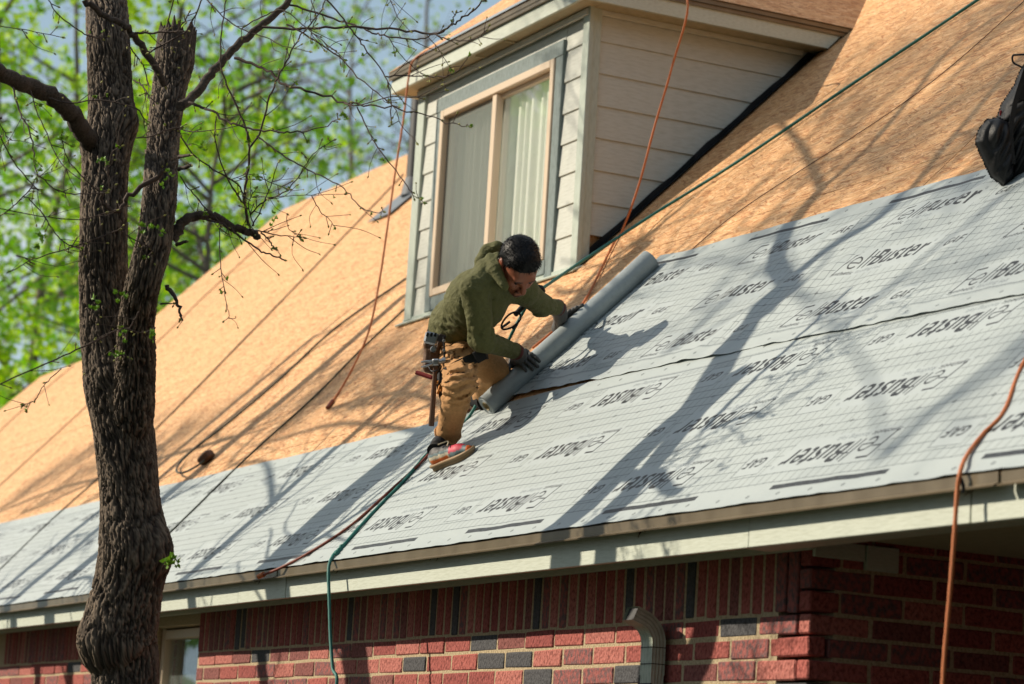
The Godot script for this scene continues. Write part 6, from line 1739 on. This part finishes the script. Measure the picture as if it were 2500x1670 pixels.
func make_bag() -> void:
	var t := thing("tool_bag", "black cloth tool bag on the upper felt edge, cut off at the right", "bag")
	var P := func(x: float, y: float, d := 0.0) -> Vector3: return spot(x, y, 10.25 + d)
	var bn := noise(0.024, 87, 1)
	obj("bag_cloth", pillow([Vector2(2512, 150), Vector2(2494, 168), Vector2(2478, 207), Vector2(2446, 256), Vector2(2434, 292), Vector2(2440, 380), Vector2(2452, 450), Vector2(2500, 441), Vector2(2580, 452), Vector2(2640, 420), Vector2(2650, 300), Vector2(2600, 180), Vector2(2560, 140)], 10.25, 0.1, MB.new(), bn), M.bag_black, t)
	obj("side_pocket", pillow([Vector2(2436, 288), Vector2(2410, 293), Vector2(2390, 318), Vector2(2382, 348), Vector2(2396, 381), Vector2(2421, 432), Vector2(2450, 453), Vector2(2474, 430), Vector2(2476, 340), Vector2(2462, 300)], 10.18, 0.06, MB.new(), bn), M.bag_black, t)
	obj("wire_hook", MB.new().tube(smooth([P.call(2520, 132), P.call(2484, 134), P.call(2473, 136), P.call(2472, 148), P.call(2478, 156), P.call(2492, 163), P.call(2500, 172), P.call(2506, 200)], 5), [0.004, 0.004], 8), M.steel_dark, t)
	obj("side_flap", MB.new().prism([Vector2(-0.012, 0.05), Vector2(0.04, 0.06), Vector2(0.03, -0.07), Vector2(-0.02, -0.075)], P.call(2500, 196, -0.09), Basis(view.z, -0.25) * view, 0.006), M.steel_dark, t)
	var strap := []
	for q in [[2494, 200], [2476, 262], [2468, 330], [2474, 400]]: strap.append(P.call(q[0], q[1], -0.108))
	var sp := smooth(strap, 5)
	var sn := []
	for k in sp.size(): sn.append(view.z)
	obj("strap", band(sp, sn, 0.018, 0.005), M.webbing, t)
	obj("tag", MB.new().box(P.call(2443, 276, -0.03), Vector3(0.007, 0.02, 0.005), 0.002, view), M.red_tag, t)

func extras() -> void:
	make_tree()
	side_tree("leaning_tree", "bare leaning tree standing just outside the left edge of the photo", [[Vector3(-3.9, GROUND, 2.15), Vector3(-0.38, 1.0, 0.0).normalized(), 0.17, 7.5], [Vector3(-4.35, GROUND, 2.5), Vector3(-0.34, 1.0, 0.02).normalized(), 0.13, 7.5], [Vector3(-4.9, GROUND, 2.4), Vector3(-0.45, 1.0, 0.02).normalized(), 0.08, 7.0]], [[800, 1000, 1020, 985, 4.6, 0], [640, 1080, 860, 930, 5.0, 1], [560, 1130, 760, 960, 5.2, 2], [900, 1060, 1000, 960, 4.4, 0]], 402)
	side_tree("leaning_tree", "second bare leaning tree, farther along outside the left edge", [[Vector3(-7.6, GROUND, 2.2), Vector3(-0.36, 1.0, 0.0).normalized(), 0.12, 8], [Vector3(-8.4, GROUND, 2.6), Vector3(-0.4, 1.0, 0.05).normalized(), 0.09, 8], [Vector3(-9.4, GROUND, 2.3), Vector3(-0.3, 1.0, 0.05).normalized(), 0.08, 8]], [[60, 1250, 240, 1130, 5.0, 0], [200, 1230, 380, 1120, 5.2, 1], [-30, 1260, 120, 1180, 5.0, 2]], 403)
	make_far_trees()
	make_street_trees()
	make_roofer()
	make_bag()

func make_sky() -> Image:
	var w := 1024; var h := 512
	var im := Image.create(w, h, false, Image.FORMAT_RGBF)
	var a := noise(1.7, 91, 5); var b := noise(4.5, 92, 3)
	for y in h:
		var el := (0.5 - (y + 0.5) / h) * PI
		var t := clampf(sin(el), 0.0, 1.0)
		var base := Color(0.8, 1.02, 1.14).lerp(Color(0.05, 0.16, 0.34), pow(t, 0.66))
		for x in w:
			var az := TAU * x / w
			var d := Vector3(cos(el) * cos(az), maxf(sin(el), 0.0) * 1.6, cos(el) * sin(az))
			var c := smoothstep(-0.16, 0.3, a.get_noise_3dv(d * 1.15) + 0.25 * b.get_noise_3dv(d) + 0.06)
			var k := base.lerp(Color(1.08, 1.1, 1.12), c * 0.85)
			if el < 0.0: k = Color(0.4, 0.44, 0.42)
			im.set_pixel(x, y, k)
	return im

func _ready() -> void:
	rng.seed = 7
	var cam := Camera3D.new()
	cam.name = "camera"
	cam.transform = Transform3D(view, EYE)
	cam.keep_aspect = Camera3D.KEEP_HEIGHT
	cam.fov = 14.3457; cam.near = 0.1; cam.far = 600.0
	var ca := CameraAttributesPhysical.new()
	ca.frustum_focal_length = 95.36; ca.frustum_focus_distance = 11.3; ca.exposure_aperture = 3.4
	ca.frustum_near = 0.1; ca.frustum_far = 600.0
	cam.attributes = ca
	add_child(cam)
	cam.current = true
	var env := Environment.new()
	env.background_mode = Environment.BG_SKY
	var sky := Sky.new()
	var pan := PanoramaSkyMaterial.new()
	pan.panorama = ImageTexture.create_from_image(make_sky())
	sky.sky_material = pan
	env.sky = sky
	env.background_energy_multiplier = 0.66
	env.tonemap_mode = Environment.TONE_MAPPER_LINEAR
	env.tonemap_exposure = 1.17
	env.sdfgi_enabled = true; env.ssao_enabled = true; env.ssil_enabled = true
	var we := WorldEnvironment.new()
	we.name = "environment"; we.environment = env
	add_child(we)
	var sun := DirectionalLight3D.new()
	sun.name = "sun"
	sun.light_color = Color(1.0, 0.945, 0.86); sun.light_energy = 1.6; sun.light_angular_distance = 0.5; sun.shadow_enabled = true
	add_child(sun)
	sun.look_at_from_position(Vector3.ZERO, SUN.normalized(), Vector3.UP)
	make_materials()
	var gr := MB.new()
	gr.quad(Vector3(-300, GROUND, 200), Vector3(200, GROUND, 200), Vector3(200, GROUND, -300), Vector3(-300, GROUND, -300))
	kind(obj("ground", gr, M.lawn), "structure")
	var house := thing("brick_house", "red brick house with cream dormer and stripped plywood-coloured roof", "house")
	make_walls(house)
	make_eave(house)
	make_roof(house)
	make_dormer(house)
	make_downspout()
	make_felt()
	make_ropes()
	extras()
